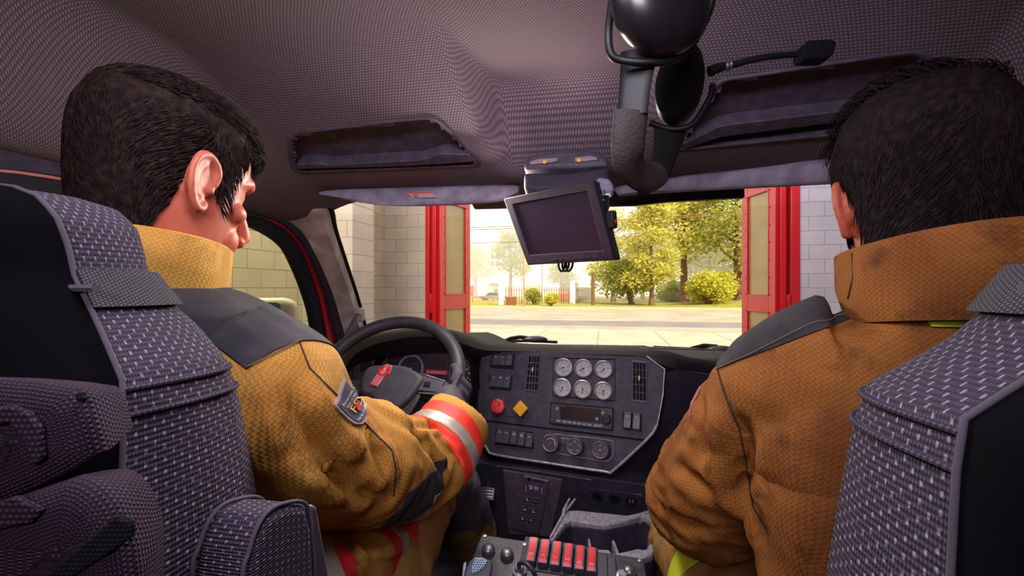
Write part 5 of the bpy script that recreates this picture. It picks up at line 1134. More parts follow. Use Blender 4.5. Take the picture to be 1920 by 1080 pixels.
# ------------------------------------------------------------ the two firefighters
HT = [(-.22, -.082, .030, .060), (-.16, -.074, .036, .0575), (-.130, -.072, .048, .0565), (-.116, -.071, .082, .0535), (-.104, -.071, .097, .056), (-.088, -.073, .0985, .0615), (-.066, -.077, .0965, .0660), (-.040, -.083, .0945, .0700),
      (-.010, -.092, .0925, .0735), (.020, -.099, .0900, .0758), (.045, -.102, .0935, .0765), (.070, -.100, .0905, .0755), (.090, -.093, .081, .0700), (.106, -.079, .065, .0590), (.118, -.058, .044, .0430), (.125, -.036, .022, .0260), (.128, -.015, .003, .010)]
HTa = np.array(HT)
def hpt(th, z, off=0.0):
    yb, yf, w = (float(np.interp(z, HTa[:, 0], HTa[:, k])) for k in (1, 2, 3)); c, s = math.cos(th), math.sin(th); yc = -.006
    ex = .88 if s <= 0 else (.88 if z > -.02 else .88+min(.3, (-.02-z)*4))
    x = math.copysign(abs(c)**ex, c)*(w+off*min(1, w/.05)); y = yc+math.copysign(abs(s)**.88, s)*((yf-yc if s > 0 else yc-yb)+off*min(1, w/.05))
    return V((x, y, z+off*min(1, max(0, (z-.055)/.06))))
def head_shapes(mb):
    zs = np.concatenate([np.linspace(-.15, -.13, 3), np.linspace(-.124, .10, 30), np.linspace(.106, .128, 8)])
    mb.loft([[hpt(2*PI*k/40, z) for k in range(40)] for z in zs])
    mb.tube([V((0, .090, .030)), V((0, .104, .004)), V((0, .116, -.022)), V((0, .119, -.033))], [.008, .009, .0115, .0115], 10); mb.ball((0, .110, -.036), (.013, .013, .010), 10, 8)
    for s in (-1, 1):
        mb.ball((s*.0135, .104, -.038), (.0075, .010, .0075), 8, 6)
        mb.tube([V((s*.008, .093, .034)), V((s*.026, .094, .042)), V((s*.044, .080, .040)), V((s*.054, .062, .030))], [.006, .0085, .008, .006], 8)
        mb.ball((s*.031, .075, .018), (.013, .011, .0095), 12, 8)
        mb.ball((s*.046, .064, -.012), (.020, .020, .016), 12, 8); mb.ball((s*.036, .068, -.050), (.020, .020, .024), 12, 8)
        mb.ball((s*.046, .020, -.085), (.011, .032, .014), 12, 8)
        P = [(.078, .012, -.006), (.079, .017, .010), (.082, .012, .026), (.087, -.003, .034), (.0935, -.017, .028), (.096, -.023, .012), (.0945, -.021, -.006), (.089, -.013, -.022), (.083, -.001, -.033), (.079, .008, -.030), (.077, .010, -.020)]
        mb.tube(catmull([V((s*x, y, z)) for x, y, z in P], 4), [.0038, .0046, .0050, .0050, .0050, .0048, .0046, .0046, .0058, .0052, .004], 8)
        mb.loft([[V((s*(.073+x), -.004+r*.9*math.cos(a), .001+r*1.6*math.sin(a))) for a in np.linspace(0, 2*PI, 16, endpoint=False)] for x, r in ((0, .014), (.005, .016), (.0085, .0155))])
        mb.loft([[V((s*(.084+.006*(.5-.5*math.cos(a))), -.008+.0125*math.cos(a), .003+.023*math.sin(a))) for a in np.linspace(.6, 5.0, 14)], [V((s*(.078+.004*(.5-.5*math.cos(a))), -.007+.016*math.cos(a), .003+.027*math.sin(a))) for a in np.linspace(.6, 5.0, 14)], [V((s*.072, -.006+.010*math.cos(a), .002+.018*math.sin(a))) for a in np.linspace(.6, 5.0, 14)]])
        mb.tube(catmull([V((s*.0875, -.004, .024)), V((s*.0905, -.0125, .010)), V((s*.089, -.011, -.008)), V((s*.084, -.002, -.020))], 4), .0036, 8)
        mb.ball((s*.080, .0125, -.006), (.004, .0045, .006), 8, 6)
    mb.tube([V((-.022, .093, -.066)), V((-.008, .1005, -.0635)), V((0, .1005, -.0645)), V((.008, .1005, -.0635)), V((.022, .093, -.066))], [.002, .0042, .0044, .0042, .002], 8)
    mb.tube([V((-.020, .092, -.0745)), V((0, .099, -.0765)), V((.020, .092, -.0745))], [.002, .0050, .002], 8)
    mb.ball((0, .089, -.098), (.020, .0125, .014), 12, 8)
def hair_ok(th, z, line):
    """line: hairline height by azimuth (degrees from the face, 0 = face, 180 = nape)"""
    a = abs(math.degrees(math.atan2(math.cos(th), math.sin(th)))); return z > np.interp(a, [l[0] for l in line], [l[1] for l in line])
def hair_mesh(Mh, line, thick, flow, n, seed, ln, lift, wid=.0008):
    q = random.Random(seed); mb = MB(Mh); TH = 72; ZS = np.linspace(-.115, .128, 54); cap = {}
    for j, z in enumerate(ZS):
        for k in range(TH):
            th = 2*PI*k/TH; a = abs(math.degrees(math.atan2(math.cos(th), math.sin(th)))); z0 = np.interp(a, [l[0] for l in line], [l[1] for l in line])
            t = sm((z-z0)/.05); cap[j, k] = (hpt(th, z, -.006+ (.006+.0022)*sm((z-z0)/.012+.35)+ (thick(th, z)-.0022)*t), z > z0-.012)
    vs = [cap[j, k][0] for j in range(54) for k in range(TH)]; fs = []
    for j in range(53):
        for k in range(TH):
            k2 = (k+1) % TH
            if cap[j, k][1] or cap[j+1, k][1]: fs.append((j*TH+k, j*TH+k2, (j+1)*TH+k2, (j+1)*TH+k))
    fs.append(tuple(53*TH+k for k in range(TH))); mb.add(vs, fs)
    made = 0
    while made < n:
        z = q.uniform(-.115, .130); 
        if q.random() < .38: z = q.uniform(.06, .1275)
        th = q.uniform(0, 2*PI)
        if z > .11 and q.random() > interp(z, [.11, .128], [.9, .25]): continue
        if not hair_ok(th, z, line): continue
        made += 1; p = hpt(th, z, thick(th, z)*.9); nrm = (hpt(th, z, .01)-hpt(th, z, 0)); nrm = nrm.normalized() if nrm.length > 1e-6 else V((0, 0, 1))
        f, L, lf = flow(th, z, q); L *= q.uniform(.7, 1.3)*ln; lf *= lift*q.uniform(.2, 1.4); jit = V((q.gauss(0, .18), q.gauss(0, .18), q.gauss(0, .18)))
        P = [p-nrm*.002]; tt, zz = th, z
        for k in range(1, 5):
            g = f+jit; g = g-nrm*g.dot(nrm); g = g.normalized() if g.length > 1e-4 else V((0, 1, 0))
            e = hpt(tt, zz, 0)+g*L/4; tt = math.atan2((e.y+.006)*.8, e.x); zz = min(.128, e.z); rr = hpt(tt, zz, .01)-hpt(tt, zz, 0); nrm = rr.normalized() if rr.length > 1e-6 else V((0, 0, 1))
            s0 = hpt(tt, zz, 0); base = s0 if zz < .1275 else V((e.x, e.y, .128))
            P.append(base+nrm*(max(.004, thick(tt, zz)*(1-.35*k/4))+lf*math.sin(k/4*PI*.7)))
        w = wid*q.uniform(.6, 1.5); mb.tube(P, [w, w, w*.9, w*.6, w*.12], 3, False)
    return mb
def seg_param(P, X):
    """closest parameter on a polyline for many points: arc length, distance, angle frame coords"""
    P = np.array([tuple(p) for p in P]); best = np.full(len(X), 1e9); bt = np.zeros(len(X)); off = np.zeros((len(X), 3)); L = 0; dirs = np.zeros((len(X), 3))
    for a, c in zip(P[:-1], P[1:]):
        d = c-a; l = np.linalg.norm(d); t = np.clip(((X-a)@d)/(l*l), 0, 1); o = X-(a+t[:, None]*d); dist = np.linalg.norm(o, axis=1); m = dist < best
        best[m] = dist[m]; bt[m] = L+t[m]*l; off[m] = o[m]; dirs[m] = d/l; L += l
    return bt, best, off, dirs, L
def cloth(me, limbs, seed, amp=1.0):
    """wrinkles along the limbs and a UV map that follows sleeves and legs; limbs: (points, radius, start arc, bend arcs)"""
    n = len(me.vertices); X = np.empty(n*3, np.float32); me.vertices.foreach_get('co', X); X = X.reshape(-1, 3).astype(float); N = np.empty(n*3, np.float32); me.vertices.foreach_get('normal', N); N = N.reshape(-1, 3).astype(float)
    U = np.stack([np.arctan2(X[:, 0]-X[:, 0].mean(), -(X[:, 1]-X[:, 1].mean()))*.2, X[:, 2]], 1); limb = np.full(n, -1); T = np.zeros(n); ANG = np.zeros(n); LV = []
    for i, (P, R, s0, bends) in enumerate(limbs):
        t, d, o, dr, L = seg_param(P, X); m = (d < R*1.35) & (t > s0) & (limb < 0)
        up = np.array([0, 0, 1.0]); b = np.cross(dr, up); b /= np.maximum(np.linalg.norm(b, axis=1), 1e-6)[:, None]; a = np.cross(b, dr)
        ang = np.arctan2((o*b).sum(1), (o*a).sum(1)); U[m, 0] = ang[m]*R; U[m, 1] = t[m]; limb[m] = i; T[m] = t[m]; ANG[m] = ang[m]
    D = np.zeros(n)
    for k in range(n):
        x, y, z = X[k]; d = .006*noise.noise((x*7+seed, y*7, z*7))+.0045*noise.noise((x*16, y*16+seed, z*16))
        if limb[k] >= 0:
            P, R, s0, bends = limbs[limb[k]]; t = T[k]; a = ANG[k]
            for be, st in bends:
                mk = math.exp(-((t-be)/.085)**2); r = noise.noise((t*24+1.2*math.sin(a*1.5+seed)+seed, math.cos(a)*1.1, math.sin(a)*1.1+seed)); d += st*mk*(.011*(1-2*abs(r))-.003)
            d += .0035*noise.noise((t*30, math.cos(a)*1.4+seed, math.sin(a)*1.4))
        else: d += .006*(.5-abs(noise.noise((x*5+seed, y*5, z*13+x*6))))
        D[k] = d*amp
    X += N*D[:, None]; me.vertices.foreach_set('co', X.astype(np.float32).ravel()); me.update()
    pn = np.empty(len(me.polygons)*3, np.float32); me.polygons.foreach_get('normal', pn); pn = np.abs(pn.reshape(-1, 3)); lt = np.empty(len(me.polygons), np.int32); me.polygons.foreach_get('loop_total', lt); la = np.repeat(pn.argmax(1), lt)
    lv = np.empty(len(me.loops), np.int32); me.loops.foreach_get('vertex_index', lv); lay = me.uv_layers[0] if me.uv_layers else me.uv_layers.new(name='UVMap')
    UL = U[lv]; tm = limb[lv] < 0; XL = X[lv]; BX = np.where((la == 0)[:, None], XL[:, [1, 2]], np.where((la == 1)[:, None], XL[:, [0, 2]], XL[:, [0, 1]])); UL[tm] = BX[tm]
    lay.data.foreach_set('uv', UL.astype(np.float32).ravel())
    return me
def carve(me, bvh, pts, depth, width):
    """press a sewn-in fold into the cloth along a line on its surface"""
    P = [hit(bvh, *p) for p in pts]; P = [p for i, p in enumerate(P) if i == 0 or (p-P[i-1]).length < .16]; n = len(me.vertices)
    X = np.empty(n*3, np.float32); me.vertices.foreach_get('co', X); X = X.reshape(-1, 3).astype(float); N = np.empty(n*3, np.float32); me.vertices.foreach_get('normal', N); N = N.reshape(-1, 3)
    t, d, o, dr, L = seg_param(catmull(P, 4), X); e = np.clip(np.minimum(t, L-t)/(.2*L), 0, 1)
    D = e*(-depth*np.exp(-(d/width)**2)+.45*depth*np.exp(-((d-2.1*width)/width)**2)); X += N*D[:, None]
    me.vertices.foreach_set('co', X.astype(np.float32).ravel()); me.update()
def cut(me, planes, off, name, mat, parent, test=None):
    """a piece of the cloth cut by planes (point, normal to keep) and sewn on top of it; me in world coordinates"""
    bm = bmesh.new(); bm.from_mesh(me)
    if test: bmesh.ops.delete(bm, geom=[f for f in bm.faces if not test(f.calc_center_median())], context='FACES')
    for p, n in planes: bmesh.ops.bisect_plane(bm, geom=bm.verts[:]+bm.edges[:]+bm.faces[:], plane_co=V(p), plane_no=-V(n), clear_outer=True)
    bm.normal_update(); nn = [v.normal.copy() for v in bm.verts]
    for v, n in zip(bm.verts, nn): v.co += n*off
    ed = [e for e in bm.edges if e.is_boundary]
    r = bmesh.ops.extrude_edge_only(bm, edges=ed); vv = [g for g in r['geom'] if isinstance(g, bmesh.types.BMVert)]
    bm.normal_update()
    for v in vv:
        o = [e.other_vert(v) for e in v.link_edges if e.other_vert(v) not in vv]
        if o: v.co = o[0].co-o[0].normal*off*2
    m2 = bpy.data.meshes.new(name); bm.to_mesh(m2); bm.free()
    return link_mesh(m2, name, mat, parent, 60)
def plane3(a, b, c, keep):
    """plane through three points, normal pointing to keep"""
    n = (b-a).cross(c-a).normalized(); return (a, n if (V(keep)-a).dot(n) > 0 else -n)
def surf_tube(bvh, pts, r, off, name, mat, parent, k=10):
    P = []
    for (x0, y0), (x1, y1) in zip(pts, pts[1:]):
        for i in range(k): P.append(hit(bvh, x0+(x1-x0)*i/k, y0+(y1-y0)*i/k, off))
    P.append(hit(bvh, *pts[-1], off)); ok = [P[0]]
    for p in P[1:]:
        if (p-ok[-1]).length < .06: ok.append(p)
    b = MB(); b.tube(ok, r, 6); return b.build(name, mat, parent, 60)
def hand_shapes(mb, wrist, C, t, o, n, rimr, k=1.0, side=1):
    """five separate fingers closed round a rim of radius rimr at C; t along the rim, o outwards, n towards the person"""
    C = V(C); t = V(t).normalized(); o = V(o).normalized(); n = V(n).normalized(); wrist = V(wrist)
    fr = .0088*k; R_ = rimr+.0095
    pt = lambda s, a, rr=R_: C+t*s+(o*math.cos(a)+n*math.sin(a))*rr
    kn = [pt(s, 1.25, R_+.012) for s in (-.033, -.011, .011, .031)]
    cw = wrist; pal = []
    mb.loft([[cw+V(d)*.001+a for a in (t*-.022+n*.012, t*.022+n*.012, t*.024-n*.012, t*-.024-n*.012)] for d in ((0, 0, 0),)]+[[q+a*k for a in (t*-.036+n*.011, t*.036+n*.011, t*.036-n*.013, t*-.036-n*.013)] for q in (cw.lerp(sum(kn, V())/4, .45), cw.lerp(sum(kn, V())/4, .8), sum(kn, V())/4+o*.004)])
    for i, s in enumerate((-.033, -.011, .011, .031)):
        L = (1.0, 1.08, 1.02, .82)[i]
        A = [1.25, .75, .1, -.6*L, -1.3*L, -1.75*L]
        mb.tube(catmull([kn[i]-o*.0+cw*0]+[pt(s*(1-.05*j), a, R_+(.006 if j == 0 else 0)) for j, a in enumerate(A)], 3), [fr*1.12, fr*1.1, fr*1.0, fr, fr*.9, fr*.8], 10)
    base = cw.lerp(sum(kn, V())/4, .35)-t*.034*side
    mb.tube(catmull([base, base-t*.018*side+n*.004, pt(-.060*side, 1.9), pt(-.066*side, 2.5), pt(-.064*side, 3.0)], 3), [fr*1.5, fr*1.35, fr*1.15, fr*1.05, fr*.85], 10)
def relaxed_hand(mb, wrist, d, up, k=1.0, side=1):
    d = V(d).normalized(); s = d.cross(V(up)).normalized(); up = s.cross(d).normalized(); w = V(wrist); fr = .0088*k
    mb.loft([[w+d*q+s*a*ww+up*c*.013 for a, c in ((-1, 1), (1, 1), (1, -1), (-1, -1))] for q, ww in ((0, .024), (.04, .036), (.085, .038))])
    for i, a in enumerate((-.03, -.01, .011, .030)):
        L = (.070, .078, .072, .056)[i]; p = w+d*.085+s*a; mb.tube(catmull([p-d*.01, p+d*L*.42+up*-.004, p+d*L*.75-up*.018, p+d*L*.9-up*.036], 3), [fr*1.1, fr, fr*.92, fr*.78], 10)
    p = w+d*.03+s*.034*side; mb.tube(catmull([p-d*.01-s*.01*side, p+s*.018*side+d*.018, p+s*.026*side+d*.045-up*.008, p+s*.02*side+d*.064-up*.016], 3), [fr*1.5, fr*1.25, fr*1.05, fr*.85], 10)
def collar(name, C, ax, rx, ry, prof, gap, mat, parent, n=44, thick=.007):
    """stand-up collar round the neck: prof(phi) -> (bottom, top, flare); phi 0 = front"""
    ax = V(ax).normalized(); r = V((1, 0, 0)); r = (r-ax*r.dot(ax)).normalized(); f = ax.cross(r); rings = []
    for i in range(n+1):
        ph = gap+(2*PI-2*gap)*i/n; z0, z1, fl = prof(ph); d = r*math.sin(ph)*rx+f*math.cos(ph)*ry; dn = d.normalized()
        zm = (z0+z1)/2; w = .002*math.sin(ph*9)
        rings.append([V(C)+d+ax*z0, V(C)+d+dn*(fl*.5+w+.004)+ax*zm, V(C)+d+dn*fl+ax*z1, V(C)+d+dn*(fl-thick*.5)+ax*(z1+.003), V(C)+d+dn*(fl-thick)+ax*(z1-.001), V(C)+d-dn*thick+ax*zm, V(C)+d-dn*thick+ax*z0])
    b = MB(); b.loft(rings); return b.build(name, mat, parent, 50)
def ell(c, rx, ry, n=28, sq=.85):
    return [V((c[0]+math.copysign(abs(math.cos(a))**sq, math.cos(a))*rx, c[1]+math.copysign(abs(math.sin(a))**sq, math.sin(a))*ry, c[2])) for a in np.linspace(0, 2*PI, n, endpoint=False)]
def boot(parent, heel, fwd, name='boot'):
    f = V(fwd).normalized(); s = f.cross(V((0, 0, 1))).normalized(); u = s.cross(f).normalized(); h = V(heel); b = MB()
    P = [(-.03, .035, .02, .09), (0, .042, .0, .15), (.06, .045, .0, .14), (.11, .046, .0, .085), (.18, .048, .0, .062), (.24, .044, .004, .05), (.275, .028, .01, .035)]
    b.loft([[h+f*x+s*w*math.cos(a)+u*(z0+(z1-z0)*(.5+.5*math.sin(a))) for a in np.linspace(0, 2*PI, 14, endpoint=False)] for x, w, z0, z1 in P]); o = b.build(name, M_boot, parent, 60)
    b = MB(); b.loft([[h+f*x+s*(w+.004)*c+u*z for c, z in ((-1, -.012), (1, -.012), (1, .012), (-1, .012))] for x, w, z0, z1 in P]); b.build('sole', M_blacksoft, o, 40, .003)
    b = MB()
    for i in range(4): b.tube([h+f*(.09+i*.03)+s*.03+u*(.098-i*.012), h+f*(.11+i*.03)+s*.049+u*.035], .004, 6)
    b.tube([h+f*.2-s*.02+u*.062, h+f*.25+u*.05], .006, 6); b.build('stripe', M_neon, o, 60)
    return o

def person(cfg):
    P0 = cfg['hip']; t = thing('person', cfg['label'], 'person', (P0[0], P0[1], P0[2]))
    Mh = cfg['Mh']; tor = cfg['torso']; RA, LA = cfg['ra'], cfg['la']; legs = cfg['legs']
    # body: one continuous skin
    mb = MB(Mh); head_shapes(mb); mb.M = None
    mb.loft([ell(c, rx*.80, ry*.80) for c, rx, ry in tor]); nb = Mh @ V((0, -.022, -.19)); tp = V(tor[-1][0]); mb.tube(catmull([Mh @ V((0, -.012, -.08)), Mh @ V((0, -.019, -.14)), tp+V((0, 0, .0)), tp+V((0, 0, -.05))], 4), [.050, .055, .060, .075], 16)
    for A in (RA, LA): mb.tube(catmull(A['p'], 5), [r*.62 for r in A['r']], 14); mb.ball(A['p'][1], A['r'][1]*.7, 12, 8)
    for Lg in legs: mb.tube(catmull(Lg, 5), [.085, .08, .065, .058, .045], 14)
    for A in (RA, LA): A['hand'](mb, .78)
    body = remesh(mb, .0034, 2, .4); bo = link_mesh(body, 'body', M_skin, t, 180)
    # hair
    h = hair_mesh(Mh, *cfg['hair']); h.build('hair', cfg['hmat'], t, 180)
    # jacket
    mb = MB(); up = [q for q in tor if q[0][2] > 1.93]; mb.loft([ell(c, rx*k, ry*k) for (c, rx, ry), k in zip(up, [.95]+[1]*9)])
    for A in (RA, LA): mb.tube(catmull(A['p'], 6), A['r'], 20); mb.ball(A['p'][1], A['r'][1]*1.02, 16, 10)
    jk = remesh(mb, .0055, 7, .5); mb = MB(); lo = [q for q in tor if q[0][2] < 2.0]; mb.loft([ell(c, rx, ry) for c, rx, ry in lo]+[ell((lo[-1][0][0], lo[-1][0][1], lo[-1][0][2]+.05), lo[-1][1]*.9, lo[-1][2]*.9)])
    for sk in cfg.get('skirt', []): mb.loft(sk)
    j2 = remesh(mb, .0055, 7, .5); bm = bmesh.new(); bm.from_mesh(jk); bm.from_mesh(j2); bm.to_mesh(jk); bm.free(); bpy.data.meshes.remove(j2)
    arc = lambda A, i: sum((V(b)-V(a)).length for a, b in zip(A['p'][:i], A['p'][1:i+1]))
    limbs = [(catmull(A['p'], 4), max(A['r']), arc(A, 1)+.06, [(arc(A, A['el']), 1.0), (arc(A, A['el'])+.15, .55), (arc(A, 1)+.06, .5)]) for A in (RA, LA)]
    cloth(jk, limbs, cfg['seed']); jb = bvh_of(jk)
    for fo in cfg.get('folds', []): carve(jk, jb, *fo)
    jb = bvh_of(jk)
    keep = jk.copy(); jo = link_mesh(jk, 'jacket', cfg['jmat'], t, 180)
    # trousers
    mb = MB()
    for Lg in legs: mb.tube(catmull(Lg, 6), [.120, .112, .088, .080, .078], 20)
    mb.loft([ell((P0[0], P0[1]+.02, P0[2]+dz), .22, .17) for dz in (-.08, 0, .10)])
    tr = remesh(mb, .007, 6, .5); cloth(tr, [(catmull(Lg, 4), .12, .12, [(sum((V(b)-V(a)).length for a, b in zip(Lg[:2], Lg[1:3])), 1.0), (.2, .5)]) for Lg in legs], cfg['seed']+3); tb = bvh_of(tr); keept = tr.copy(); to = link_mesh(tr, 'trousers', M_pants, t, 180)
    # gloves
    for A, nm in ((RA, 'glove'), (LA, 'glove')):
        mb = MB(); A['hand'](mb, 1.18); d = (V(A['p'][-1])-V(A['p'][-2])).normalized(); w = A['w']; mb.tube([V(A['p'][-1])-d*.03, w, w+(w-V(A['p'][-1]))*.2], [.040, .036, .030], 14)
        g = remesh(mb, .003, 3, .45); link_mesh(g, nm, M_glove, t, 180)
    for f in cfg['feet']: boot(t, *f)
    return t, jo, keep, jb, to, keept, tb

# ---- driver
ear = W(379, 338, .575); Rm = Matrix.Rotation(math.radians(-14), 3, 'Z') @ Matrix.Rotation(math.radians(-14), 3, 'X')
H = ear-Rm @ V((.085, -.004, .001)); MhD = Matrix.Translation(H) @ Rm.to_4x4()
wD = W(838, 748, 1.035)
CD = Fw.M @ V((math.cos(-.18)*RW, math.sin(-.18)*RW, 0)); oD = (CD-Fw.o).normalized(); tD = Fw.n.cross(oD)
raD = dict(p=[V((-.45, .50, 2.09)), V((-.402, .513, 2.062)), V((-.390, .570, 1.975)), W(672, 866, .725), W(795, 870, .88), W(862, 785, .985)], r=[.100, .090, .084, .090, .080, .070], el=3, w=wD)
raD['hand'] = lambda mb, k: hand_shapes(mb, wD, CD, tD, oD, Fw.n, .0165, k, -1)
CL = Fw.M @ V((math.cos(3.5)*RW, math.sin(3.5)*RW, 0)); oL = (CL-Fw.o).normalized(); wL = CL+Fw.n*.05+oL*.02+V((0, -.06, -.03))
laD = dict(p=[V((-.67, .50, 2.09)), V((-.775, .525, 2.08)), V((-.80, .60, 1.96)), V((-.80, .70, 1.86)), V((-.76, .85, 1.91)), wL+V((-.02, -.06, -.02))], r=[.105, .098, .094, .096, .082, .070], el=3, w=wL)
laD['hand'] = lambda mb, k: hand_shapes(mb, wL, CL, Fw.n.cross(oL), oL, Fw.n, .0165, k, 1)
torD = [((-.56, .50, 1.52), .21, .125), ((-.565, .50, 1.66), .20, .135), ((-.57, .505, 1.80), .188, .13), ((-.57, .505, 1.95), .188, .128), ((-.565, .51, 2.05), .20, .120), ((-.56, .512, 2.12), .200, .112), ((-.565, .505, 2.165), .160, .10), ((-.57, .495, 2.19), .11, .085), ((-.572, .49, 2.205), .076, .07)]
hairD = ([(0, .085), (25, .080), (42, .078), (60, .066), (66, .040), (69, -.010), (76, -.016), (81, .014), (90, .034), (95, .006), (101, -.040), (112, -.070), (140, -.088), (180, -.092)],
         lambda th, z: .005+.014*sm((z-.02)/.08)*(.6+.4*max(-.3, math.sin(th))), None, 5200, 3, 1.0, .007)
def flowD(th, z, q):
    fr = math.sin(th)
    if z > .085: return V((.15, 1, .0)), .030, .8
    if fr > .45 and z > .04: return V((.05, 1, .05)), .020, .7
    return V((0, -.35+.3*fr, -1)), .020, .25
hairD = (hairD[0], hairD[1], flowD, 15000, 3, 1.0, .008)
skD = [[V((-.56+x*.225, y, 1.655+z*(h if z > 0 else .13))) for x, z in ((-1, -1), (-.6, -1.15), (.6, -1.15), (1, -1), (1.02, 0), (1, .8), (.8, 1.0), (.3, 1.08), (-.3, 1.08), (-.8, 1.0), (-1, .8), (-1.02, 0))] for y, h in ((.46, .225), (.57, .205), (.66, .175), (.74, .155), (.80, .145))]
legsD = [[V((-.45, .52, 1.66)), V((-.42, .80, 1.70)), W(797, 900, 1.07), V((-.392, 1.19, 1.63)), V((-.380, 1.32, 1.47))], [V((-.67, .52, 1.66)), V((-.70, .80, 1.70)), V((-.71, 1.08, 1.72)), V((-.70, 1.18, 1.50)), V((-.70, 1.26, 1.34))]]
drv, jkD, jmD, jbD, trD, tmD, tbD = person(dict(label='firefighter driver in tan turnout coat looking ahead, gloved hand on the steering wheel', hip=(-.56, .50, 1.62), Mh=MhD, torso=torD, ra=raD, la=laD, legs=legsD, hair=hairD, hmat=M_hair, jmat=M_tan, seed=2, skirt=[skD], folds=[([(540, 705), (552, 760), (578, 812), (620, 862), (672, 900)], .020, .014), ([(600, 850), (650, 905), (690, 930), (720, 930)], .012, .010), ([(748, 796), (790, 830), (826, 880), (836, 905)], .010, .008), ([(700, 830), (722, 870), (726, 920)], .009, .008), ([(770, 800), (810, 800), (840, 830)], .007, .007), ([(470, 720), (500, 800), (560, 880)], .009, .014)], feet=[(W(893, 1012, 1.42), (.15, 1, .25)), (V((-.70, 1.24, 1.31)), (0, 1, .1))]))
cC = V((-.574, .488, 2.190))
ccD = collar('collar', cC, (0, .16, 1), .086, .084, lambda ph: (-.018+.004*math.cos(ph), .068, .010), .22, M_tancollar, drv)
core = V((-.50, .51, 1.98))
A, B, D = hit(jbD, 291, 518), hit(jbD, 462, 692), hit(jbD, 561, 641)
cut(jmD, [plane3(A, B, CAM, V((-.40, .62, 2.2))), plane3(B, D, V((-.42, .50, 1.95)), cC), (V((-.56, .575, 2.1)), V((0, -1, .1))), (V((-.63, 0, 2.02)), V((1, 0, .0))), (V((0, 0, 2.03)), V((0, 0, 1)))], .0022, 'shoulder_yoke', M_yoke, drv)
A2, B2, D2 = [V((-1.12-p.x, p.y, p.z)) for p in (A, B, D)]
cut(jmD, [plane3(A2, B2, V((-.62, .51, 1.98)), V((-.72, .62, 2.2))), plane3(B2, D2, V((-.70, .5, 1.95)), cC), (V((-.56, .575, 2.1)), V((0, -1, .1))), (V((-.60, 0, 2.02)), V((-1, 0, 0))), (V((0, 0, 2.03)), V((0, 0, 1)))], .0022, 'shoulder_yoke', M_yoke, drv)
surf_tube(jbD, [(284, 512), (340, 560), (400, 622), (460, 690)], .0008, .0030, 'stitching', M_threadl, drv); surf_tube(jbD, [(462, 690), (505, 668), (561, 641)], .0008, .0030, 'stitching', M_threadl, drv)
surf_tube(jbD, [(400, 522), (440, 548), (500, 594), (561, 641)], .0008, .0032, 'stitching', M_threadl, drv)
surf_tube(jbD, [(562, 643), (580, 690), (610, 720), (640, 750), (690, 800), (735, 845)], .0011, .0005, 'stitching', M_thread, drv); surf_tube(jbD, [(735, 845), (742, 880), (738, 930)], .0011, .0005, 'stitching', M_thread, drv)
# reflective bands round the right cuff
ax = (raD['p'][5]-raD['p'][4]).normalized(); e = raD['p'][5]
def nearD(c): return (c-e).length < .20 and c.y > .80 and c.x > -.5
for nm, mt, a0, a1, of in (('cuff_band', M_orange, -.122, -.034, .0020), ('reflective_stripe', M_reflect, -.090, -.064, .0034)):
    cut(jmD, [(e+ax*a0, ax), (e+ax*a1, -ax)], of, nm, mt, drv, nearD)
el = raD['p'][3]
a1 = (raD['p'][4]-el).normalized(); 
cut(jmD, [(el+a1*.02, a1), (el+a1*.125, -a1), (el+V((0, 0, -.035)), V((0, .15, -1)))], .0022, 'elbow_patch', M_yoke, drv, lambda c: c.x > -.48 and (c-el).length < .165 and ((c-el)-a1*(c-el).dot(a1)).length < .102 and c.z > el.z-.10)
# bands on the coat skirt
def skirtD(c): return c.z < 1.86 and c.x > -.45 and c.y > .3
for nm, mt, y0, y1, of in (('hem_band', M_redtape, .70, .795, .002), ('reflective_stripe', M_reflect, .730, .756, .0034)): cut(jmD, [(V((0, y0, 0)), V((0, 1, 0))), (V((0, y1, 0)), V((0, -1, 0)))], of, nm, mt, drv, lambda c: c.z < 1.86 and c.y >   .6 and c.y < .85 and not (c-raD['p'][4]).length < .10)
cut(jmD, [(V((0, .800, 0)), V((0, 1, 0)))], .0025, 'hem_edge', M_hivis, drv, lambda c: c.z < 1.86 and .78 < c.y < .84 and not (c-raD['p'][4]).length < .10)
dn = V((0, .8, -.6)).normalized()
for nm, mt, k0, k1, of in (('waist_band', M_redtape, -.05, .05, .002), ('reflective_stripe', M_reflect, -.016, .020, .0034)):
    q = V((-.36, .565, 1.86)); cut(jmD, [(q+dn*k0, dn), (q+dn*k1, -dn)], of, nm, mt, drv, lambda c: 1.6 < c.z < 1.93 and c.y < .68 and c.x > -.5 and (c-el).length > .11 and (c-raD['p'][2]).length > .11)
# knee pad
kn = legsD[0][2]
cut(tmD, [(kn+V((0, -.06, 0)), V((0, .8, .5))), (kn+V((0, .02, -.14)), V((0, .3, 1)))], .003, 'knee_pad', M_knee, drv, lambda c: c.x > -.52)
surf_tube(tbD, [(838, 935), (850, 960), (858, 1000), (868, 1060)], .0014, .001, 'stitching', M_threadl, drv)

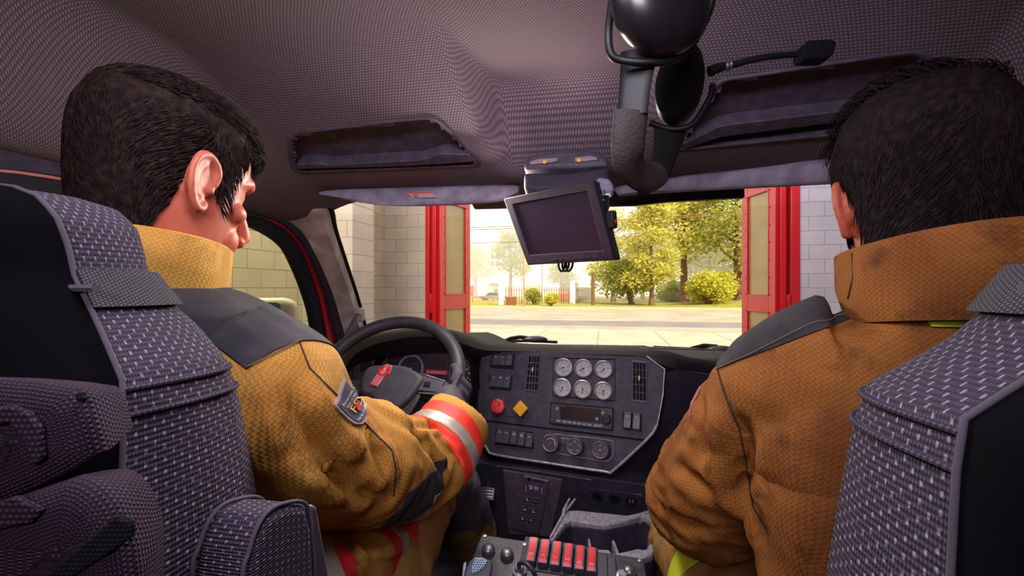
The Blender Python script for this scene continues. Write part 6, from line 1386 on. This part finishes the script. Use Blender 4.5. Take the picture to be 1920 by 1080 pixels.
# shoulder patch: outline and lettering laid on the sleeve
def patch_on(bvh, parent):
    out = [(643, 709), (651, 722), (668, 731), (681, 752), (686, 775), (685, 789), (676, 797), (662, 797), (650, 788), (636, 774), (624, 760), (629, 752), (634, 735)]
    out = [(v.x, v.y) for v in resample([V((x, y, 0)) for x, y in out+[out[0]]], 45)[:-1]]
    cx = sum(p[0] for p in out)/len(out); cy = sum(p[1] for p in out)/len(out)
    def sheet(k0, off, name, mat, par, ks=(1, .8, .6, .4, .2, .02)):
        b = MB(); rows = [[hit(bvh, cx+(x-cx)*k0*k, cy+(y-cy)*k0*k, off) for x, y in out] for k in ks]
        rows = [[hit(bvh, cx+(x-cx)*k0, cy+(y-cy)*k0, 0) for x, y in out]]+rows; b.loft(rows, False); return b.build(name, mat, par, 60)
    p = sheet(1.0, .0030, 'shoulder_patch', plain('patch_border', (150, 132, 126), .8), parent); sheet(.86, .0038, 'patch_field', stained('patch_blue_cloth', (64, 62, 88), (48, 48, 74), 40, .85, .4, 700), p)
    def put(b, body, x, y, size, mi, bold=0, shear=0):
        def fn(v):
            q = V((x, y, 0))+V((.50, -.86, 0))*v.x+V((-.72, -.52, 0))*v.y
            return hit(bvh, q.x, q.y, .0048)
        b.text(body, None, size, mi, 'CENTER', bold, shear, fn=fn)
    b = MB(); put(b, 'Protection', 645, 748, 8.2, 0, .12); put(b, 'Gear of the', 652, 752, 7.0, 0, .1); put(b, 'FD', 663, 760, 26, 1, .15); put(b, 'Fire-Dex', 674, 776, 9.5, 0, .1)
    fl = [hit(bvh, 665+5.0*math.cos(a)*.8+1.5*math.sin(a), 763+9*math.sin(a), .0054) for a in np.linspace(0, 2*PI, 14, endpoint=False)]; b.add(fl, [tuple(range(14))], 2)
    b.build('lettering', [plain('patch_white', (206, 198, 200), .7), plain('patch_yellow', (240, 190, 40), .6), plain('patch_red', (220, 30, 50), .6)], p, 0)
patch_on(jbD, drv)

# ---- passenger
Rp = Matrix.Rotation(math.radians(-13), 3, 'Z') @ Matrix.Rotation(math.radians(-15), 3, 'X')
earP = W(1580, 392, .61); HP = earP-Rp @ V((-.085, -.004, .001)); MhP = Matrix.Translation(HP) @ Rp.to_4x4()
wP = V((.30, 1.0, 1.80)); 
laP = dict(p=[V((.30, .66, 2.09)), V((.250, .685, 2.065)), V((.215, .745, 1.975)), W(1335, 930, .79), V((.20, .98, 1.78)), V((.30, 1.05, 1.78))], r=[.100, .094, .094, .098, .086, .072], el=3, w=V((.345, 1.075, 1.775)))
laP['hand'] = lambda mb, k: relaxed_hand(mb, laP['w'], (.8, .5, -.1), (0, 0, 1), k, -1)
raP = dict(p=[V((.50, .66, 2.09)), V((.605, .685, 2.085)), V((.65, .76, 1.98)), V((.66, .85, 1.84)), V((.60, .99, 1.79)), V((.52, 1.06, 1.78))], r=[.105, .100, .100, .100, .086, .072], el=3, w=V((.475, 1.085, 1.775)))
raP['hand'] = lambda mb, k: relaxed_hand(mb, raP['w'], (-.8, .5, -.1), (0, 0, 1), k, 1)
torP = [((.40, .62, 1.50), .20, .13), ((.40, .63, 1.64), .205, .14), ((.40, .635, 1.78), .205, .138), ((.40, .64, 1.95), .21, .13), ((.40, .65, 2.03), .215, .122), ((.40, .66, 2.10), .190, .112), ((.405, .650, 2.140), .150, .10), ((.41, .64, 2.168), .105, .085), ((.41, .635, 2.19), .075, .07)]
legsP = [[V((.50, .62, 1.60)), V((.52, .88, 1.64)), V((.54, 1.12, 1.64)), V((.54, 1.20, 1.42)), V((.54, 1.26, 1.24))], [V((.30, .62, 1.60)), V((.235, .86, 1.63)), V((.19, 1.10, 1.64)), V((.20, 1.18, 1.42)), V((.20, 1.24, 1.24))]]
hairP = ([(0, .085), (25, .080), (45, .065), (62, .035), (70, -.010), (78, -.018), (84, .016), (97, .036), (105, .015), (114, -.045), (140, -.070), (180, -.076)],
         lambda th, z: .006+.012*sm((z+.02)/.10), None, 5600, 9, 1.0, .010)
def flowP(th, z, q):
    if z > .10: return V((q.uniform(-.7, .4), .4, .5)), .046, 2.6
    return V((-.45*math.cos(th)-.25, .35, -.85)), .036, .35
hairP = (hairP[0], hairP[1], flowP, 15000, 9, 1.0, .008)
pas, jkP, jmP, jbP, trP, tmP, tbP = person(dict(label='firefighter passenger in shade-browned tan turnout coat seen from behind, leaning over the lap', hip=(.40, .62, 1.58), Mh=MhP, torso=torP, ra=raP, la=laP, legs=legsP, hair=hairP, hmat=M_hair2, jmat=M_tan2, seed=6, folds=[([(1386, 770), (1388, 840), (1400, 920), (1438, 1010)], .026, .016), ([(1262, 860), (1300, 900), (1350, 920)], .010, .012), ([(1300, 720), (1318, 790), (1312, 880)], .008, .011), ([(1240, 930), (1280, 975), (1340, 990)], .008, .011)], feet=[(V((.54, 1.24, 1.155)), (0, 1, 0)), (V((.20, 1.22, 1.155)), (0, 1, 0))]))
cP = V((.410, .632, 2.190))
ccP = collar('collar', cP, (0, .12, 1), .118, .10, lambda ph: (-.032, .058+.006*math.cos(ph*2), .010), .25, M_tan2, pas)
coreP = V((.36, .67, 1.98)); A, B, D = hit(jbP, 1655, 576), hit(jbP, 1346, 692), hit(jbP, 1352, 645)
cut(jmP, [plane3(A, B, CAM, V((.25, .80, 2.2))), plane3(B, B+V((.02, .10, .02)), V((.30, .67, 1.9)), cP), (V((0, .76, 0)), V((0, -1, .1))), (V((.36, 0, 0)), V((-1, 0, 0))), (V((0, 0, 2.03)), V((0, 0, 1)))], .0022, 'shoulder_yoke', M_yoke, pas)
surf_tube(jbP, [(1346, 694), (1420, 660), (1520, 610), (1600, 588), (1655, 574)], .0008, .0032, 'stitching', M_threadl, pas)
surf_tube(jbP, [(1346, 694), (1360, 740), (1385, 800), (1400, 870), (1412, 950), (1440, 1000)], .0012, .0008, 'stitching', M_thread, pas)
surf_tube(jbP, [(1575, 548), (1690, 556), (1800, 560)], .0008, .0032, 'stitching', M_threadl, pas)
b = MB()
rows = [[hit(jbP, 1736+(1900-1736)*i/10+(12*(j/3)), 586+28*j/3, .003) for i in range(11)] for j in range(4)]
b.loft([[r_[0]-V((0, -.003, 0))]+r_ for r_ in rows], False, False); b.build('back_label', M_hivis, pas, 60)
out = [hit(jbP, x, y, .003) for x, y in ((1291, 715), (1294, 728), (1290, 752), (1281, 778), (1279, 768), (1284, 740))]; cc = sum(out, V())/6
b = MB(); b.loft([[p-V((-.003, 0, 0)) for p in out], out, [cc+(p-cc)*.3 for p in out]], True); b.build('shoulder_patch', plain('red_white_patch', (196, 120, 120), .8), pas, 60)
kn = legsP[1][1]
cut(tmP, [(kn+V((0, .02, 0)), V((0, 1, 0))), (kn+V((0, .07, 0)), V((0, -1, 0)))], .003, 'thigh_band', M_hivis, pas, lambda c: c.x < .38 and c.z > 1.5)

def bvh_part(o): off = root_loc(o.parent); return BVHTree.FromPolygons([v.co+off for v in o.data.vertices], [tuple(p.vertices) for p in o.data.polygons])
surf_tube(bvh_part(ccD), [(349, 424), (345, 460), (348, 505)], .0009, .0004, 'seam', M_thread, ccD)
surf_tube(bvh_part(ccP), [(1598, 474), (1600, 520), (1590, 560)], .0009, .0004, 'seam', M_thread, ccP)
